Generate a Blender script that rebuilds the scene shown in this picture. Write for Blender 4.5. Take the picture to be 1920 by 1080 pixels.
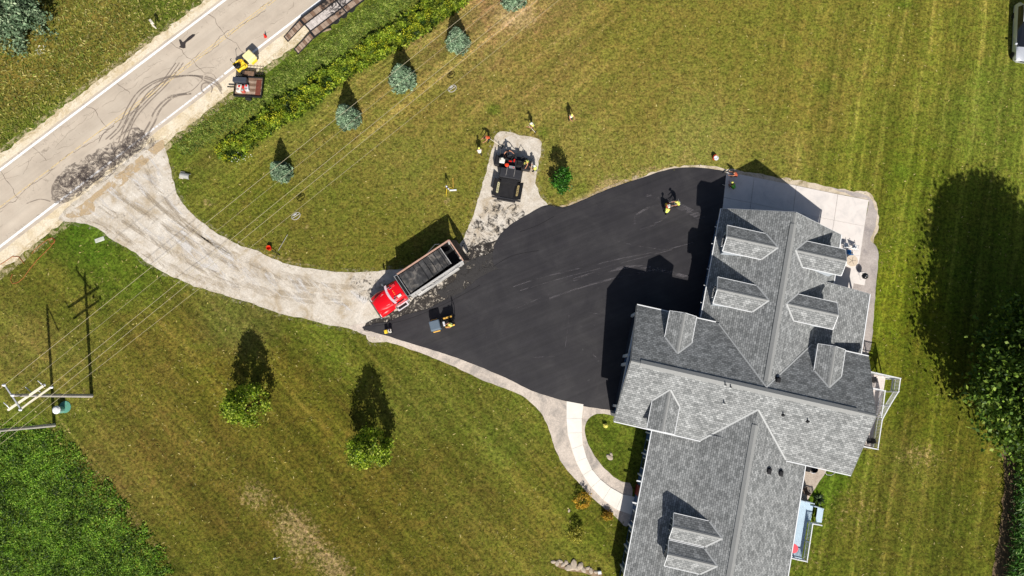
import bpy, bmesh, math, random
import numpy as np
from mathutils import Vector, Matrix, noise as mnoise
from mathutils.geometry import tessellate_polygon
R = math.radians
random.seed(7); rng = np.random.default_rng(11)
for o in list(bpy.data.objects): bpy.data.objects.remove(o)
sc = bpy.context.scene; col = sc.collection
# ---------------------------------------------------------------- camera, sky, sun, exposure
CAM_H, FPX, TILT = 71.0, 1280.0, R(8.4)
cd = bpy.data.cameras.new('camera'); cam = bpy.data.objects.new('camera', cd); col.objects.link(cam)
cam.location = (0, 0, CAM_H); cam.rotation_euler = (TILT, 0, 0)
cd.sensor_width = 36; cd.lens = 24; cd.clip_end = 2000; cd.clip_start = 0.5
sc.camera = cam
SH = Vector((-.153, 1.136))                       # shadow of one metre of height on the ground
w = bpy.data.worlds.new('World'); sc.world = w; w.use_nodes = True
wn = w.node_tree.nodes; bg = wn['Background']; sky = wn.new('ShaderNodeTexSky'); sky.sky_type = 'NISHITA'
sky.sun_disc = False; sky.sun_elevation = R(41.1); sky.sun_rotation = R(172.3)
sky.air_density = 1.0; sky.dust_density = 2.0
w.node_tree.links.new(sky.outputs[0], bg.inputs[0]); bg.inputs[1].default_value = 0.054
sd = bpy.data.lights.new('sun', 'SUN'); sun = bpy.data.objects.new('sun', sd); col.objects.link(sun)
sd.energy = 4.6; sd.angle = R(0.5); sd.color = (1.0, 0.955, 0.88)
sun.rotation_euler = Vector((SH.x, SH.y, -1)).to_track_quat('-Z', 'Y').to_euler()
sc.view_settings.view_transform = 'Standard'; sc.view_settings.look = 'None'
sc.view_settings.exposure = 0.42; sc.view_settings.gamma = 1; sc.view_settings.use_curve_mapping = False
sc.render.engine = 'CYCLES'

def P(px, py, h=0.0):
    """surveyed plan position (metres) of a point seen in the survey photo at height h"""
    x = (px-960)/FPX; y = -(py-540)/FPX
    r = Vector((x, y*math.cos(TILT)+math.sin(TILT), y*math.sin(TILT)-math.cos(TILT)))
    t = (CAM_H-h)/-r.z
    return Vector((r.x*t, r.y*t))
# ---------------------------------------------------------------- helpers
def lin(c):
    return tuple(((v/255)/12.92 if v/255 <= .04045 else ((v/255+.055)/1.055)**2.4) for v in c)
def tag(o, label=None, cat=None, group=None, kind=None):
    if label: o['label'] = label
    if cat: o['category'] = cat
    if group: o['group'] = group
    if kind: o['kind'] = kind
    return o
def empty(name, loc=(0,0,0), rz=0, label=None, cat=None, group=None):
    o = bpy.data.objects.new(name, None); col.objects.link(o); o.location = loc; o.rotation_euler = (0,0,rz)
    o.empty_display_size = .2
    return tag(o, label, cat, group)
class MB:
    def __init__(s): s.v=[]; s.f=[]; s.m=[]; s.uv={}
    def add(s, vs, fs, mi=0, M=None):
        b=len(s.v)
        s.v += [tuple(M@Vector(p)) if M else tuple(p) for p in vs]
        for f in fs: s.f.append(tuple(b+i for i in f)); s.m.append(mi)
        return s
    def box(s, c, d, rz=0, ry=0, rx=0, mi=0, taper=1.0):
        x,y,z=d[0]/2,d[1]/2,d[2]/2; t=taper
        vs=[(-x,-y,-z),(x,-y,-z),(x,y,-z),(-x,y,-z),(-x*t,-y*t,z),(x*t,-y*t,z),(x*t,y*t,z),(-x*t,y*t,z)]
        M=Matrix.Translation(c)@Matrix.Rotation(rz,4,'Z')@Matrix.Rotation(ry,4,'Y')@Matrix.Rotation(rx,4,'X')
        return s.add(vs,[(3,2,1,0),(4,5,6,7),(0,1,5,4),(1,2,6,5),(2,3,7,6),(3,0,4,7)],mi,M)
    def cham(s, c, d, b=.05, rz=0, mi=0, top=1.0):
        """box with chamfered vertical and top edges"""
        x,y,z=d[0]/2,d[1]/2,d[2]/2; M=Matrix.Translation(c)@Matrix.Rotation(rz,4,'Z')
        def ring(x,y,zz,b): return [(x-b,-y,zz),(x,-y+b,zz),(x,y-b,zz),(x-b,y,zz),(-x+b,y,zz),(-x,y-b,zz),(-x,-y+b,zz),(-x+b,-y,zz)]
        vs=ring(x,y,-z,b)+ring(x*top,y*top,z-b,b)+ring(x*top-b,y*top-b,z,b*.6)
        fs=[tuple(range(7,-1,-1)),tuple(range(16,24))]
        for k in (0,8):
            for i in range(8): j=(i+1)%8; fs.append((k+i,k+j,k+8+j,k+8+i))
        return s.add(vs,fs,mi,M)
    def tube(s, pts, r, n=6, mi=0, r2=None, caps=True):
        pts=[Vector(p) for p in pts]; b=len(s.v); N=len(pts)
        for i,p in enumerate(pts):
            d=(pts[min(i+1,N-1)]-pts[max(i-1,0)]).normalized()
            a=d.cross(Vector((0,0,1))); 
            if a.length<1e-3: a=Vector((1,0,0))
            a.normalize(); c=d.cross(a); rr=r if r2 is None else r+(r2-r)*i/(N-1)
            for k in range(n):
                t=2*math.pi*k/n; s.v.append(tuple(p+(a*math.cos(t)+c*math.sin(t))*rr))
        for i in range(N-1):
            for k in range(n):
                j=(k+1)%n; s.f.append((b+i*n+k,b+i*n+j,b+(i+1)*n+j,b+(i+1)*n+k)); s.m.append(mi)
        if caps:
            s.f.append(tuple(b+k for k in range(n-1,-1,-1))); s.m.append(mi)
            s.f.append(tuple(b+(N-1)*n+k for k in range(n))); s.m.append(mi)
        return s
    def lathe(s, prof, c=(0,0,0), n=16, axis='Z', mi=0):
        b=len(s.v)
        for r,z in prof:
            for k in range(n):
                t=2*math.pi*k/n; q=(r*math.cos(t),r*math.sin(t),z)
                if axis=='Y': q=(q[0],q[2],q[1])
                if axis=='X': q=(q[2],q[0],q[1])
                s.v.append((c[0]+q[0],c[1]+q[1],c[2]+q[2]))
        for i in range(len(prof)-1):
            for k in range(n):
                j=(k+1)%n; s.f.append((b+i*n+k,b+i*n+j,b+(i+1)*n+j,b+(i+1)*n+k)); s.m.append(mi)
        s.f.append(tuple(b+k for k in range(n-1,-1,-1))); s.m.append(mi)
        e=b+(len(prof)-1)*n; s.f.append(tuple(e+k for k in range(n))); s.m.append(mi)
        return s
    def prism(s, pts, z0, z1, mi=0):
        n=len(pts); b=len(s.v)
        s.v += [(p[0],p[1],z0 if not callable(z0) else z0(p)) for p in pts]+[(p[0],p[1],z1 if not callable(z1) else z1(p)) for p in pts]
        for t in tessellate_polygon([[Vector((p[0],p[1],0)) for p in pts]]):
            s.f.append((b+n+t[0],b+n+t[1],b+n+t[2])); s.m.append(mi)
            s.f.append((b+t[2],b+t[1],b+t[0])); s.m.append(mi)
        for i in range(n): j=(i+1)%n; s.f.append((b+i,b+j,b+n+j,b+n+i)); s.m.append(mi)
        return s
    def side(s, pts, y0, y1, mi=0):
        """outline in x,z extruded along y"""
        n=len(pts); b=len(s.v)
        s.v += [(p[0],y0,p[1]) for p in pts]+[(p[0],y1,p[1]) for p in pts]
        s.f += [tuple(b+i for i in range(n)),tuple(b+n+i for i in range(n-1,-1,-1))]; s.m += [mi,mi]
        for i in range(n): j=(i+1)%n; s.f.append((b+j,b+i,b+n+i,b+n+j)); s.m.append(mi)
        return s
    def flat(s, pts, z, mi=0):
        b=len(s.v); s.v += [(p[0],p[1],z if not callable(z) else z(p)) for p in pts]
        for t in tessellate_polygon([[Vector((p[0],p[1],0)) for p in pts]]):
            s.f.append((b+t[0],b+t[1],b+t[2])); s.m.append(mi)
        return s
    def strip(s, pts, width, z, mi=0, w2=None):
        pts=[Vector((p[0],p[1])) for p in pts]; b=len(s.v); N=len(pts)
        for i,p in enumerate(pts):
            d=(pts[min(i+1,N-1)]-pts[max(i-1,0)]); d.normalize(); n=Vector((-d.y,d.x))
            ww=width[i] if hasattr(width,'__len__') else width
            for sgn in (-.5,.5): q=p+n*ww*sgn; s.v.append((q.x,q.y,z if not callable(z) else z(q)))
        for i in range(N-1): s.f.append((b+2*i,b+2*i+2,b+2*i+3,b+2*i+1)); s.m.append(mi)
        return s
    def build(s, name, mats, parent=None, smooth=False, loc=None, fix=True):
        me=bpy.data.meshes.new(name); me.from_pydata(s.v,[],s.f)
        if not isinstance(mats,(list,tuple)): mats=[mats]
        for m in mats: me.materials.append(m)
        me.polygons.foreach_set('material_index', s.m)
        if fix:
            bm=bmesh.new(); bm.from_mesh(me); bmesh.ops.recalc_face_normals(bm, faces=bm.faces); bm.to_mesh(me); bm.free()
        if smooth: me.polygons.foreach_set('use_smooth',[True]*len(me.polygons))
        o=bpy.data.objects.new(name, me); col.objects.link(o)
        if parent: o.parent=parent
        if loc: o.location=loc
        return o
def copy_tree(o, parent=None):
    c=o.copy(); col.objects.link(c)
    if parent: c.parent=parent
    for ch in list(o.children): copy_tree(ch, c)
    return c
def flip_up(o):
    me=o.data; bm=bmesh.new(); bm.from_mesh(me)
    for f in bm.faces:
        f.normal_update()
        if f.normal.z<0: f.normal_flip()
    bm.to_mesh(me); bm.free(); return o
# ---------------------------------------------------------------- material helpers
class NT:
    def __init__(s, name):
        s.m=bpy.data.materials.new(name); s.m.use_nodes=True; s.t=s.m.node_tree; s.n=s.t.nodes; s.b=s.n['Principled BSDF']
        s.b.inputs['Roughness'].default_value=.85; s.b.inputs['Specular IOR Level'].default_value=.25
    def N(s, typ, **kw):
        x=s.n.new('ShaderNode'+typ)
        for k,v in kw.items():
            if hasattr(x,k): setattr(x,k,v)
        return x
    def L(s,a,b): s.t.links.new(a,b)
    def coord(s, scale=(1,1,1), rot=0, kind='Object', loc=(0,0,0)):
        tc=s.N('TexCoord'); mp=s.N('Mapping'); s.L(tc.outputs[kind],mp.inputs[0])
        mp.inputs['Scale'].default_value=scale; mp.inputs['Rotation'].default_value=(0,0,rot); mp.inputs['Location'].default_value=loc
        return mp.outputs[0]
    def geo(s, scale=(1,1,1), rot=0):
        tc=s.N('NewGeometry'); mp=s.N('Mapping'); s.L(tc.outputs['Position'],mp.inputs[0])
        mp.inputs['Scale'].default_value=scale; mp.inputs['Rotation'].default_value=(0,0,rot); return mp.outputs[0]
    def noise(s, vec, scale, detail=4, rough=.6, dist=0):
        x=s.N('TexNoise'); s.L(vec,x.inputs['Vector']); x.inputs['Scale'].default_value=scale
        x.inputs['Detail'].default_value=detail; x.inputs['Roughness'].default_value=rough; x.inputs['Distortion'].default_value=dist
        return x.outputs['Fac']
    def ramp(s, fac, stops):
        x=s.N('ValToRGB'); s.L(fac,x.inputs[0]); e=x.color_ramp.elements
        while len(e)<len(stops): e.new(.5)
        for el,(p,c) in zip(e,stops): el.position=p; el.color=(*c,1) if len(c)==3 else c
        return x.outputs[0]
    def rng(s, fac, a,b,c,d):
        x=s.N('MapRange'); s.L(fac,x.inputs[0])
        for i,v in enumerate((a,b,c,d)): x.inputs[i+1].default_value=v
        return x.outputs[0]
    def math(s, op, a, b):
        x=s.N('Math',operation=op)
        for i,v in enumerate((a,b)):
            if isinstance(v,(int,float)): x.inputs[i].default_value=v
            else: s.L(v,x.inputs[i])
        return x.outputs[0]
    def mix(s, fac, a, b, typ='MIX'):
        x=s.N('Mix',data_type='RGBA',blend_type=typ)
        for i,v in ((0,fac),(6,a),(7,b)):
            if isinstance(v,(int,float)): x.inputs[i].default_value=v
            elif isinstance(v,tuple): x.inputs[i].default_value=(*v,1)
            else: s.L(v,x.inputs[i])
        return x.outputs[2]
    def scale(s, colr, fac): 
        x=s.N('VectorMath',operation='SCALE'); s.L(colr,x.inputs[0])
        if isinstance(fac,(int,float)): x.inputs[3].default_value=fac
        else: s.L(fac,x.inputs[3])
        return x.outputs[0]
    def out(s, c, rough=None, bump=None, bs=.3, bd=.02):
        if isinstance(c,tuple): s.b.inputs['Base Color'].default_value=(*c,1)
        else: s.L(c,s.b.inputs['Base Color'])
        if rough is not None: s.b.inputs['Roughness'].default_value=rough
        if bump is not None:
            b=s.N('Bump'); b.inputs['Strength'].default_value=bs; b.inputs['Distance'].default_value=bd
            s.L(bump,b.inputs['Height']); s.L(b.outputs[0],s.b.inputs['Normal'])
        return s.m
def simple(name, c, rough=.6, metal=0, var=.12, sc_=6, spec=None, coat=0):
    t=NT(name); v=t.coord(); n=t.noise(v,sc_,4,.65)
    k=t.scale(t.mix(0.0,c,c), t.rng(n,.3,.7,1-var,1+var)); t.out(k,rough)
    t.b.inputs['Metallic'].default_value=metal
    if spec is not None: t.b.inputs['Specular IOR Level'].default_value=spec
    if coat: t.b.inputs['Coat Weight'].default_value=coat
    return t.m
def leafmat(name, cols, rough=.6, trans=.25):
    t=NT(name); g=t.N('NewGeometry'); c=t.ramp(g.outputs['Random Per Island'],cols)
    n=t.noise(t.geo(),1.1,3,.6); c=t.scale(c,t.rng(n,.38,.62,.62,1.38)); t.out(c,rough)
    t.b.inputs['Specular IOR Level'].default_value=.3
    tr=t.N('BsdfTranslucent'); t.L(t.scale(c,1.3),tr.inputs[0]); mx=t.N('MixShader'); mx.inputs[0].default_value=trans
    t.L(t.b.outputs[0],mx.inputs[1]); t.L(tr.outputs[0],mx.inputs[2]); t.L(mx.outputs[0],t.n['Material Output'].inputs[0])
    return t.m
# ---------------------------------------------------------------- ground
RO=P(65,270); RD=(P(422,0)-RO).normalized(); RN=Vector((RD.y,-RD.x))      # road frame: along, across (towards the house)
ROADANG=math.atan2(RD.y,RD.x)
def RP(s,t): q=RO+RD*s+RN*t; return (q.x,q.y)
HO=P(1183,677,7.0); HA=R(-12.7)                                          # house frame
HU=Vector((math.cos(HA),math.sin(HA))); HV=Vector((-HU.y,HU.x))
def HP(u,v): q=HO+HU*u+HV*v; return (q.x,q.y)
ALB=1/1.22
def dircoord(t, ang, a, b):
    """coordinates across (scale a) and along (scale b) a direction"""
    g=t.N('NewGeometry').outputs['Position']; m=t.N('VectorMath',operation='DOT_PRODUCT'); t.L(g,m.inputs[0]); m.inputs[1].default_value=(-math.sin(ang)*a,math.cos(ang)*a,0)
    n=t.N('VectorMath',operation='DOT_PRODUCT'); t.L(g,n.inputs[0]); n.inputs[1].default_value=(math.cos(ang)*b,math.sin(ang)*b,0)
    c=t.N('CombineXYZ'); t.L(m.outputs['Value'],c.inputs[0]); t.L(n.outputs['Value'],c.inputs[1]); return c.outputs[0]
def grass_material():
    t=NT('lawn_grass'); A=t.N('Attribute',attribute_name='tint').outputs['Color']; S=t.N('Attribute',attribute_name='stripe'); M=t.N('Attribute',attribute_name='mask')
    g=t.geo()
    sx=t.N('SeparateXYZ'); t.L(S.outputs['Vector'],sx.inputs[0]); mx=t.N('SeparateXYZ'); t.L(M.outputs['Vector'],mx.inputs[0])
    fine=t.noise(g,3.6,7,.82); mid=t.noise(g,.55,5,.65,.6); straw=t.noise(g,2.6,6,.78,.3); big=t.noise(g,.11,3,.55)
    c=A
    dry=t.math('ADD',mx.outputs[0],t.math('MULTIPLY',t.math('SUBTRACT',straw,.5),2.2)); dry=t.rng(dry,.35,.75,0,1)
    dry=t.math('MULTIPLY',dry,t.rng(mx.outputs[0],.02,.25,0,1))
    lush=t.math('ADD',mx.outputs[1],t.math('MULTIPLY',t.math('SUBTRACT',straw,.5),1.4)); lush=t.rng(lush,.3,.75,0,1)
    lush=t.math('MULTIPLY',lush,t.rng(mx.outputs[1],.02,.25,0,1))
    c=t.mix(t.rng(straw,.48,.72,0,.5),c,t.scale(t.mix(1,c,(1.55,1.22,1.6),'MULTIPLY'),1.0))
    c=t.mix(t.rng(straw,.28,.48,.45,0),c,t.mix(1,c,(.72,.92,.6),'MULTIPLY'))
    c=t.mix(t.rng(mid,.42,.58,0,.55),c,t.mix(1,c,(.74,.98,.7),'MULTIPLY'))
    c=t.mix(t.rng(t.noise(g,.3,5,.7,1.0),.53,.66,0,.55),c,t.mix(1,c,(1.22,1.03,1.25),'MULTIPLY'))
    c=t.mix(t.math('MULTIPLY',dry,.85),c,tuple(v*ALB for v in lin((182,158,108))))
    c=t.mix(t.math('MULTIPLY',lush,.8),c,tuple(v*ALB for v in lin((94,118,32))))
    for i,ang in enumerate((math.atan2(-HV.y,-HV.x),ROADANG,R(-46))):
        f=t.noise(dircoord(t,ang,1.15,.035),1.0,3,.7); f2=t.noise(dircoord(t,ang+R(1.5),2.6,.08),1.0,2,.6)
        f=t.math('ADD',t.math('MULTIPLY',t.math('SUBTRACT',f,.5),1.3),t.math('MULTIPLY',t.math('SUBTRACT',f2,.5),.9))
        f=t.math('MULTIPLY',f,sx.outputs[i]); c=t.scale(c,t.math('ADD',1.0,t.math('MULTIPLY',f,.95)))
        per=(3.05,2.6,2.7)[i]; dc=t.N('SeparateXYZ'); t.L(dircoord(t,ang+R((0,0,0)[i]),1,1),dc.inputs[0]); wob=t.noise(dircoord(t,ang,.12,.045),1.0,2,.5)
        u=t.math('ADD',dc.outputs[0],t.math('MULTIPLY',wob,3.2)); fr=t.math('ABSOLUTE',t.math('SUBTRACT',t.math('FRACT',t.math('DIVIDE',u,per),0),.5),0)
        ln=t.math('MULTIPLY',t.rng(fr,.045,.11,1,0),t.rng(t.noise(dircoord(t,ang,1.2,.16),1.3,5,.7),.40,.54,.12,1)); ln=t.math('MULTIPLY',ln,sx.outputs[i])
        c=t.mix(t.math('MULTIPLY',ln,(.95,.6,.6)[i]),c,t.mix(1,c,(1.55,1.42,1.8),'MULTIPLY'))
        bd=t.rng(t.math('SINE',t.math('MULTIPLY',u,6.2832/per/2),0),-.5,.5,-.10,.10); c=t.scale(c,t.math('ADD',1.0,t.math('MULTIPLY',bd,sx.outputs[i])))
        k=t.rng(f,.02,.22,0,.35); c=t.mix(k,c,t.mix(1,c,(1.2,1.05,1.3),'MULTIPLY'))
    fb=t.noise(g,1.5,5,.75); fg=t.math('ADD',t.math('MULTIPLY',fine,.7),t.math('MULTIPLY',fb,.3))
    c=t.scale(c,t.rng(fg,.42,.58,.36,1.6)); tn=t.noise(g,7,3,.7); c=t.mix(t.rng(tn,.5,.62,0,.55),c,t.mix(1,c,(1.25,1.08,1.35),'MULTIPLY')); c=t.mix(t.rng(tn,.5,.38,0,.4),c,t.mix(1,c,(.8,.98,.72),'MULTIPLY'))
    t.out(c,.95,fine,.9,.16); t.b.inputs['Specular IOR Level'].default_value=.08
    return t.m
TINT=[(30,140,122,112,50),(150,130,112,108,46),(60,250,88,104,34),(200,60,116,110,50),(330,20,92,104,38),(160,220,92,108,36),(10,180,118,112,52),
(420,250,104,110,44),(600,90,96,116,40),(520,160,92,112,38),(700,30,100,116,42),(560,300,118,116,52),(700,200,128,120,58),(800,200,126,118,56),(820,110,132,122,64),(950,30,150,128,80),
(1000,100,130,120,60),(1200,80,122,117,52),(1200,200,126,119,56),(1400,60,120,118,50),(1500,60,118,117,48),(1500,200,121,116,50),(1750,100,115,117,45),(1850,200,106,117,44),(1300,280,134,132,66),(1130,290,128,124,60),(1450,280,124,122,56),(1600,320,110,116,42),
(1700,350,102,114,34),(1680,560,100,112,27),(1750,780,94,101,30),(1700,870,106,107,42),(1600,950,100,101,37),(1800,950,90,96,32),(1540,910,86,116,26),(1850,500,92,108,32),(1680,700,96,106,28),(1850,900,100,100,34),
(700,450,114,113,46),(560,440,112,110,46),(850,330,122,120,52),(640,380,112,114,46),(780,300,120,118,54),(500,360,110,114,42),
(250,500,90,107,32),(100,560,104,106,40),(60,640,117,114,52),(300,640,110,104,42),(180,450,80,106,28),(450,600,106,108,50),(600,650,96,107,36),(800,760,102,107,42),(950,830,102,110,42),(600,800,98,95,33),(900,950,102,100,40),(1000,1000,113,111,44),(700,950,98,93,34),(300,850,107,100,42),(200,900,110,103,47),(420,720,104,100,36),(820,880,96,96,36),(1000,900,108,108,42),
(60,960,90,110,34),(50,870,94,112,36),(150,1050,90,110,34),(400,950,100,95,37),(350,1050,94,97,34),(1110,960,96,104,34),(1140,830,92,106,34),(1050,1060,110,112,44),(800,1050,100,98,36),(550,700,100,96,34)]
DRY=[(235,955,165,12,.42,50),(1150,354,62,11,.8,-18),(1092,380,36,9,.75,-8),(1230,322,50,8,.6,-10),(1450,335,70,6,.5,12),(1290,292,26,12,.35,0),(1120,60,90,6,.3,-38),(1040,80,90,5,.35,-38),(1200,130,60,30,.22,0),(1060,200,50,25,.2,0),(390,425,40,7,.4,35),(540,487,60,6,.45,12),(560,1000,60,36,.62,47),(480,930,36,28,.5,30),(620,1060,60,30,.6,45),(965,30,40,26,.8,0),(1720,855,50,22,.42,0),(1620,830,40,18,.3,0),(1600,960,60,60,.3,0),(1500,1040,60,40,.28,0),(30,140,70,30,.22,0),(180,120,90,60,.18,0),(800,70,60,30,.3,0),(1140,352,30,18,.75,-30),(1110,372,30,14,.8,-12),(1220,322,50,10,.6,-10),(840,378,5,5,.9,0),(790,420,4,4,.8,0),(575,427,5,4,.8,0),(1620,440,10,50,.5,0),(1655,480,18,60,.25,0),(110,820,26,40,.35,0),(560,1040,24,30,.45,0),(390,380,14,10,.5,0),(160,740,10,16,.4,0),(1000,163,5,4,.7,0),(1060,120,6,5,.5,0),(120,870,20,70,.25,-40),(1870,880,22,60,.25,0),(1860,330,9,120,.22,8),(230,480,40,30,.15,0)]
LUSH=[(1690,690-370,22,16,.55,0),(1735,345,26,18,.5,0),(1545,160,22,18,.6,0),(1475,208,12,10,.55,0),(1515,240,14,10,.5,0),(925,205,15,12,.75,0),(707,208,14,10,.5,0),(1018,248,14,14,.7,0),(1695,8,18,8,.7,0),(1545,912,30,26,.8,0),(1060,990,14,14,.5,0),(330,290,14,30,.6,0),(345,345,22,22,.5,0),(185,440,30,30,.6,0),(200,490,40,30,.5,0),(570,200,60,14,.45,-32),(100,210,120,14,.5,-38),(250,10,60,20,.3,-38),(1090,355,20,18,.6,0),(1040,360,26,12,.5,0),(390,690,20,16,.4,0),(1100,830,16,22,.4,0),(1650,600,10,80,.3,0),(1780,40,20,30,.3,0),(900,710,60,12,.35,40),(500,610,60,12,.3,20)]
def ground():
    xs=np.concatenate([[-400,-200,-110,-80],np.arange(-64,64.1,.5),[80,110,200,400]])
    ys=np.concatenate([[-400,-200,-90,-45],np.arange(-30,54.1,.5),[70,110,200,400]])
    X,Y=np.meshgrid(xs,ys); nx,ny=len(xs),len(ys)
    V=np.stack([X.ravel(),Y.ravel(),np.zeros(X.size)],1)
    q=np.arange(nx*ny).reshape(ny,nx); F=np.stack([q[:-1,:-1],q[:-1,1:],q[1:,1:],q[1:,:-1]],-1).reshape(-1,4)
    me=bpy.data.meshes.new('lawn'); me.from_pydata(V.tolist(),[],F.tolist())
    # project the plan back to survey-photo coordinates for the tint samples
    c,s=math.cos(TILT),math.sin(TILT); dz=-CAM_H
    zz=V[:,1]*s-dz*c; px=960+FPX*V[:,0]/zz; py=540-FPX*(V[:,1]*c+dz*s)/zz
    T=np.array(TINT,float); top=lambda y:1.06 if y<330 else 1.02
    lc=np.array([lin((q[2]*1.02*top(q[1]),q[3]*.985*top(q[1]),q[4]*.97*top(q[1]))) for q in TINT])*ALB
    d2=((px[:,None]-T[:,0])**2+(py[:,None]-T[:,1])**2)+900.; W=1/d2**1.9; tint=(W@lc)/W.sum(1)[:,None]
    def blobs(L):
        m=np.zeros(len(px))
        for x,y,a,b,k,rot in L:
            co,si=math.cos(R(rot)),math.sin(R(rot)); dx=px-x; dy=py-y; u=(dx*co+dy*si)/a; v=(-dx*si+dy*co)/b
            m=np.maximum(m,k*np.exp(-(u*u+v*v)**1.3*.55))
        return m
    dry=blobs(DRY); lush=blobs(LUSH)
    sR=1/(1+np.exp(-(px-1380-0.25*(540-py))/70.)); sR=np.where((px<1500)&(py>380),0,sR)
    rt=(V[:,0]-RO.x)*RN.x+(V[:,1]-RO.y)*RN.y
    sB=np.clip((26-rt)/8,0,1)*np.clip((rt-10)/2,0,1)*(1-sR)*.9+.9*np.clip((1300-px)/200,0,1)*np.clip((320-py)/120,0,1)
    low=(py>px*.31+410)&(px<1250); sC=np.where(low,1.0,0); sB=np.where(low,0,sB); sR=np.where(low,0,sR)
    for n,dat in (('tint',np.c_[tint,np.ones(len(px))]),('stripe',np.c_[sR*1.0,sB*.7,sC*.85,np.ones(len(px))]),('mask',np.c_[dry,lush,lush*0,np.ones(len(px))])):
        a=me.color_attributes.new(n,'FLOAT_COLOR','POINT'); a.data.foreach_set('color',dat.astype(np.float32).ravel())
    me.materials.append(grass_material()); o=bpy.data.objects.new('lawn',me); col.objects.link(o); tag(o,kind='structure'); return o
ground()
# ---- surface materials
def gravel_mat(name, c1, c2, c3, sc_=7, patch=.25, ang=None):
    t=NT(name); g=t.geo(); f=t.noise(g,sc_,6,.8); m=t.noise(g,.5,5,.7,.8); v=t.N('TexVoronoi'); t.L(g,v.inputs['Vector']); v.inputs['Scale'].default_value=9
    c=t.ramp(m,[(.33,c1),(.5,c2),(.66,c3)]); vb=t.N('RGBToBW'); t.L(v.outputs['Color'],vb.inputs[0])
    if ang is not None:
        s_=t.noise(dircoord(t,ang,1.3,.1),1.0,5,.65,.6); c=t.mix(t.rng(s_,.45,.68,0,.32),c,t.scale(c3,.82) if not isinstance(c3,tuple) else tuple(x*.8 for x in c3)); c=t.mix(t.rng(s_,.28,.42,.4,0),c,tuple(min(x*1.12,1) for x in c1))
    c=t.scale(c,t.rng(f,.25,.75,.82,1.18)); c=t.scale(c,t.rng(vb.outputs[0],0,1,.86,1.1)); return t.out(c,.95,f,.5,.05)
A_=lambda *c: tuple(v*ALB for v in lin(c))
m_should=gravel_mat('shoulder_gravel',A_(240,228,206),A_(234,219,192),A_(214,194,158),5)
m_drive=gravel_mat('driveway_gravel',A_(230,222,210),A_(216,206,192),A_(192,176,152),6,ang=R(-42))
m_bed=gravel_mat('bed_gravel',A_(196,186,180),A_(182,172,166),A_(160,152,150),9)
m_edge=gravel_mat('edge_gravel',A_(226,212,192),A_(212,196,172),A_(160,146,112),6)
def road_mat():
    t=NT('aged_asphalt'); g=t.geo(); f=t.noise(g,14,5,.8); m=t.noise(g,.35,5,.6); w=t.noise(dircoord(t,ROADANG,1.1,.03),1,3,.6)
    c=t.ramp(m,[(.3,A_(210,197,180)),(.55,A_(201,187,170)),(.7,A_(190,177,161))]); c=t.scale(c,t.rng(f,.3,.7,.94,1.06)); c=t.scale(c,t.rng(w,.3,.7,.91,1.07))
    v=t.N('TexVoronoi',feature='DISTANCE_TO_EDGE'); ds=t.noise(g,1.2,4,.6); vm=t.N('VectorMath',operation='ADD'); cx=t.N('CombineXYZ'); t.L(t.math('MULTIPLY',ds,2.2),cx.inputs[0]); t.L(t.math('MULTIPLY',ds,-1.7),cx.inputs[1]); t.L(g,vm.inputs[0]); t.L(cx.outputs[0],vm.inputs[1]); t.L(vm.outputs[0],v.inputs['Vector']); v.inputs['Scale'].default_value=1.0
    k=t.rng(v.outputs['Distance'],.0,.028,1,0); k=t.math('MULTIPLY',k,t.rng(t.noise(dircoord(t,ROADANG,.9,.12),1,3,.6),.54,.60,0,.5)); c=t.mix(k,c,A_(110,98,88))
    return t.out(c,.9,f,.2,.01)
m_road=road_mat()
def asphalt_mat():
    t=NT('fresh_asphalt'); g=t.geo(); f=t.noise(g,22,4,.8); m=t.noise(g,.3,5,.65,.5); l=t.noise(dircoord(t,R(22),2.2,.06),1,5,.65)
    c=t.ramp(m,[(.36,A_(43,41,45)),(.5,A_(49,47,50)),(.64,A_(57,55,57))]); c=t.scale(c,t.rng(f,.3,.7,.86,1.14)); c=t.scale(c,t.rng(l,.34,.66,.80,1.18))
    k=t.rng(t.noise(g,1.6,2,.4),.74,.8,0,.25); c=t.mix(k,c,A_(110,108,110)); m_=t.out(c,.62,f,.25,.012); t.b.inputs['Specular IOR Level'].default_value=.4; return m_
m_asph=asphalt_mat()
def overlay(name, colr, thr, sc_=.9, dist=2.5, amp=1.0, det=8, rough=.72, ang=None, a=1.2, b=.2, fine=0):
    """a thin stain, scattered crumbs or rubber: opaque where the noise is high, bare between"""
    t=NT(name); v=dircoord(t,ang,a,b) if ang is not None else t.geo(); n=t.noise(v,sc_,det,rough,dist)
    if fine: n=t.math('ADD',n,t.math('MULTIPLY',t.math('SUBTRACT',t.noise(t.geo(),fine,4,.7),.5),.5))
    k=t.rng(n,thr,thr+.1,0,amp); t.out(t.scale(t.mix(0.,colr,colr),t.rng(t.noise(t.geo(),6,4,.7),.3,.7,.8,1.25)),.9)
    tr=t.N('BsdfTransparent'); mx=t.N('MixShader'); t.L(k,mx.inputs[0]); t.L(tr.outputs[0],mx.inputs[1]); t.L(t.b.outputs[0],mx.inputs[2]); t.L(mx.outputs[0],t.n['Material Output'].inputs[0]); return t.m
m_line=overlay('road_paint_white',A_(255,254,254),.20,3,.5,.97,5); m_line2=overlay('road_paint_worn',A_(250,248,248),.36,2.2,.6,.9,6); m_yel=overlay('road_paint_yellow',A_(240,214,160),.40,2.4,.6,.8,6)
def conc_mat(name,a,b,c):
    t=NT(name); g=t.geo(); m=t.noise(g,.8,6,.7,.6); f=t.noise(g,18,4,.8); k=t.ramp(m,[(.3,a),(.5,b),(.72,c)]); k=t.scale(k,t.rng(f,.3,.7,.95,1.05)); return t.out(k,.85,f,.15,.01)
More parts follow.
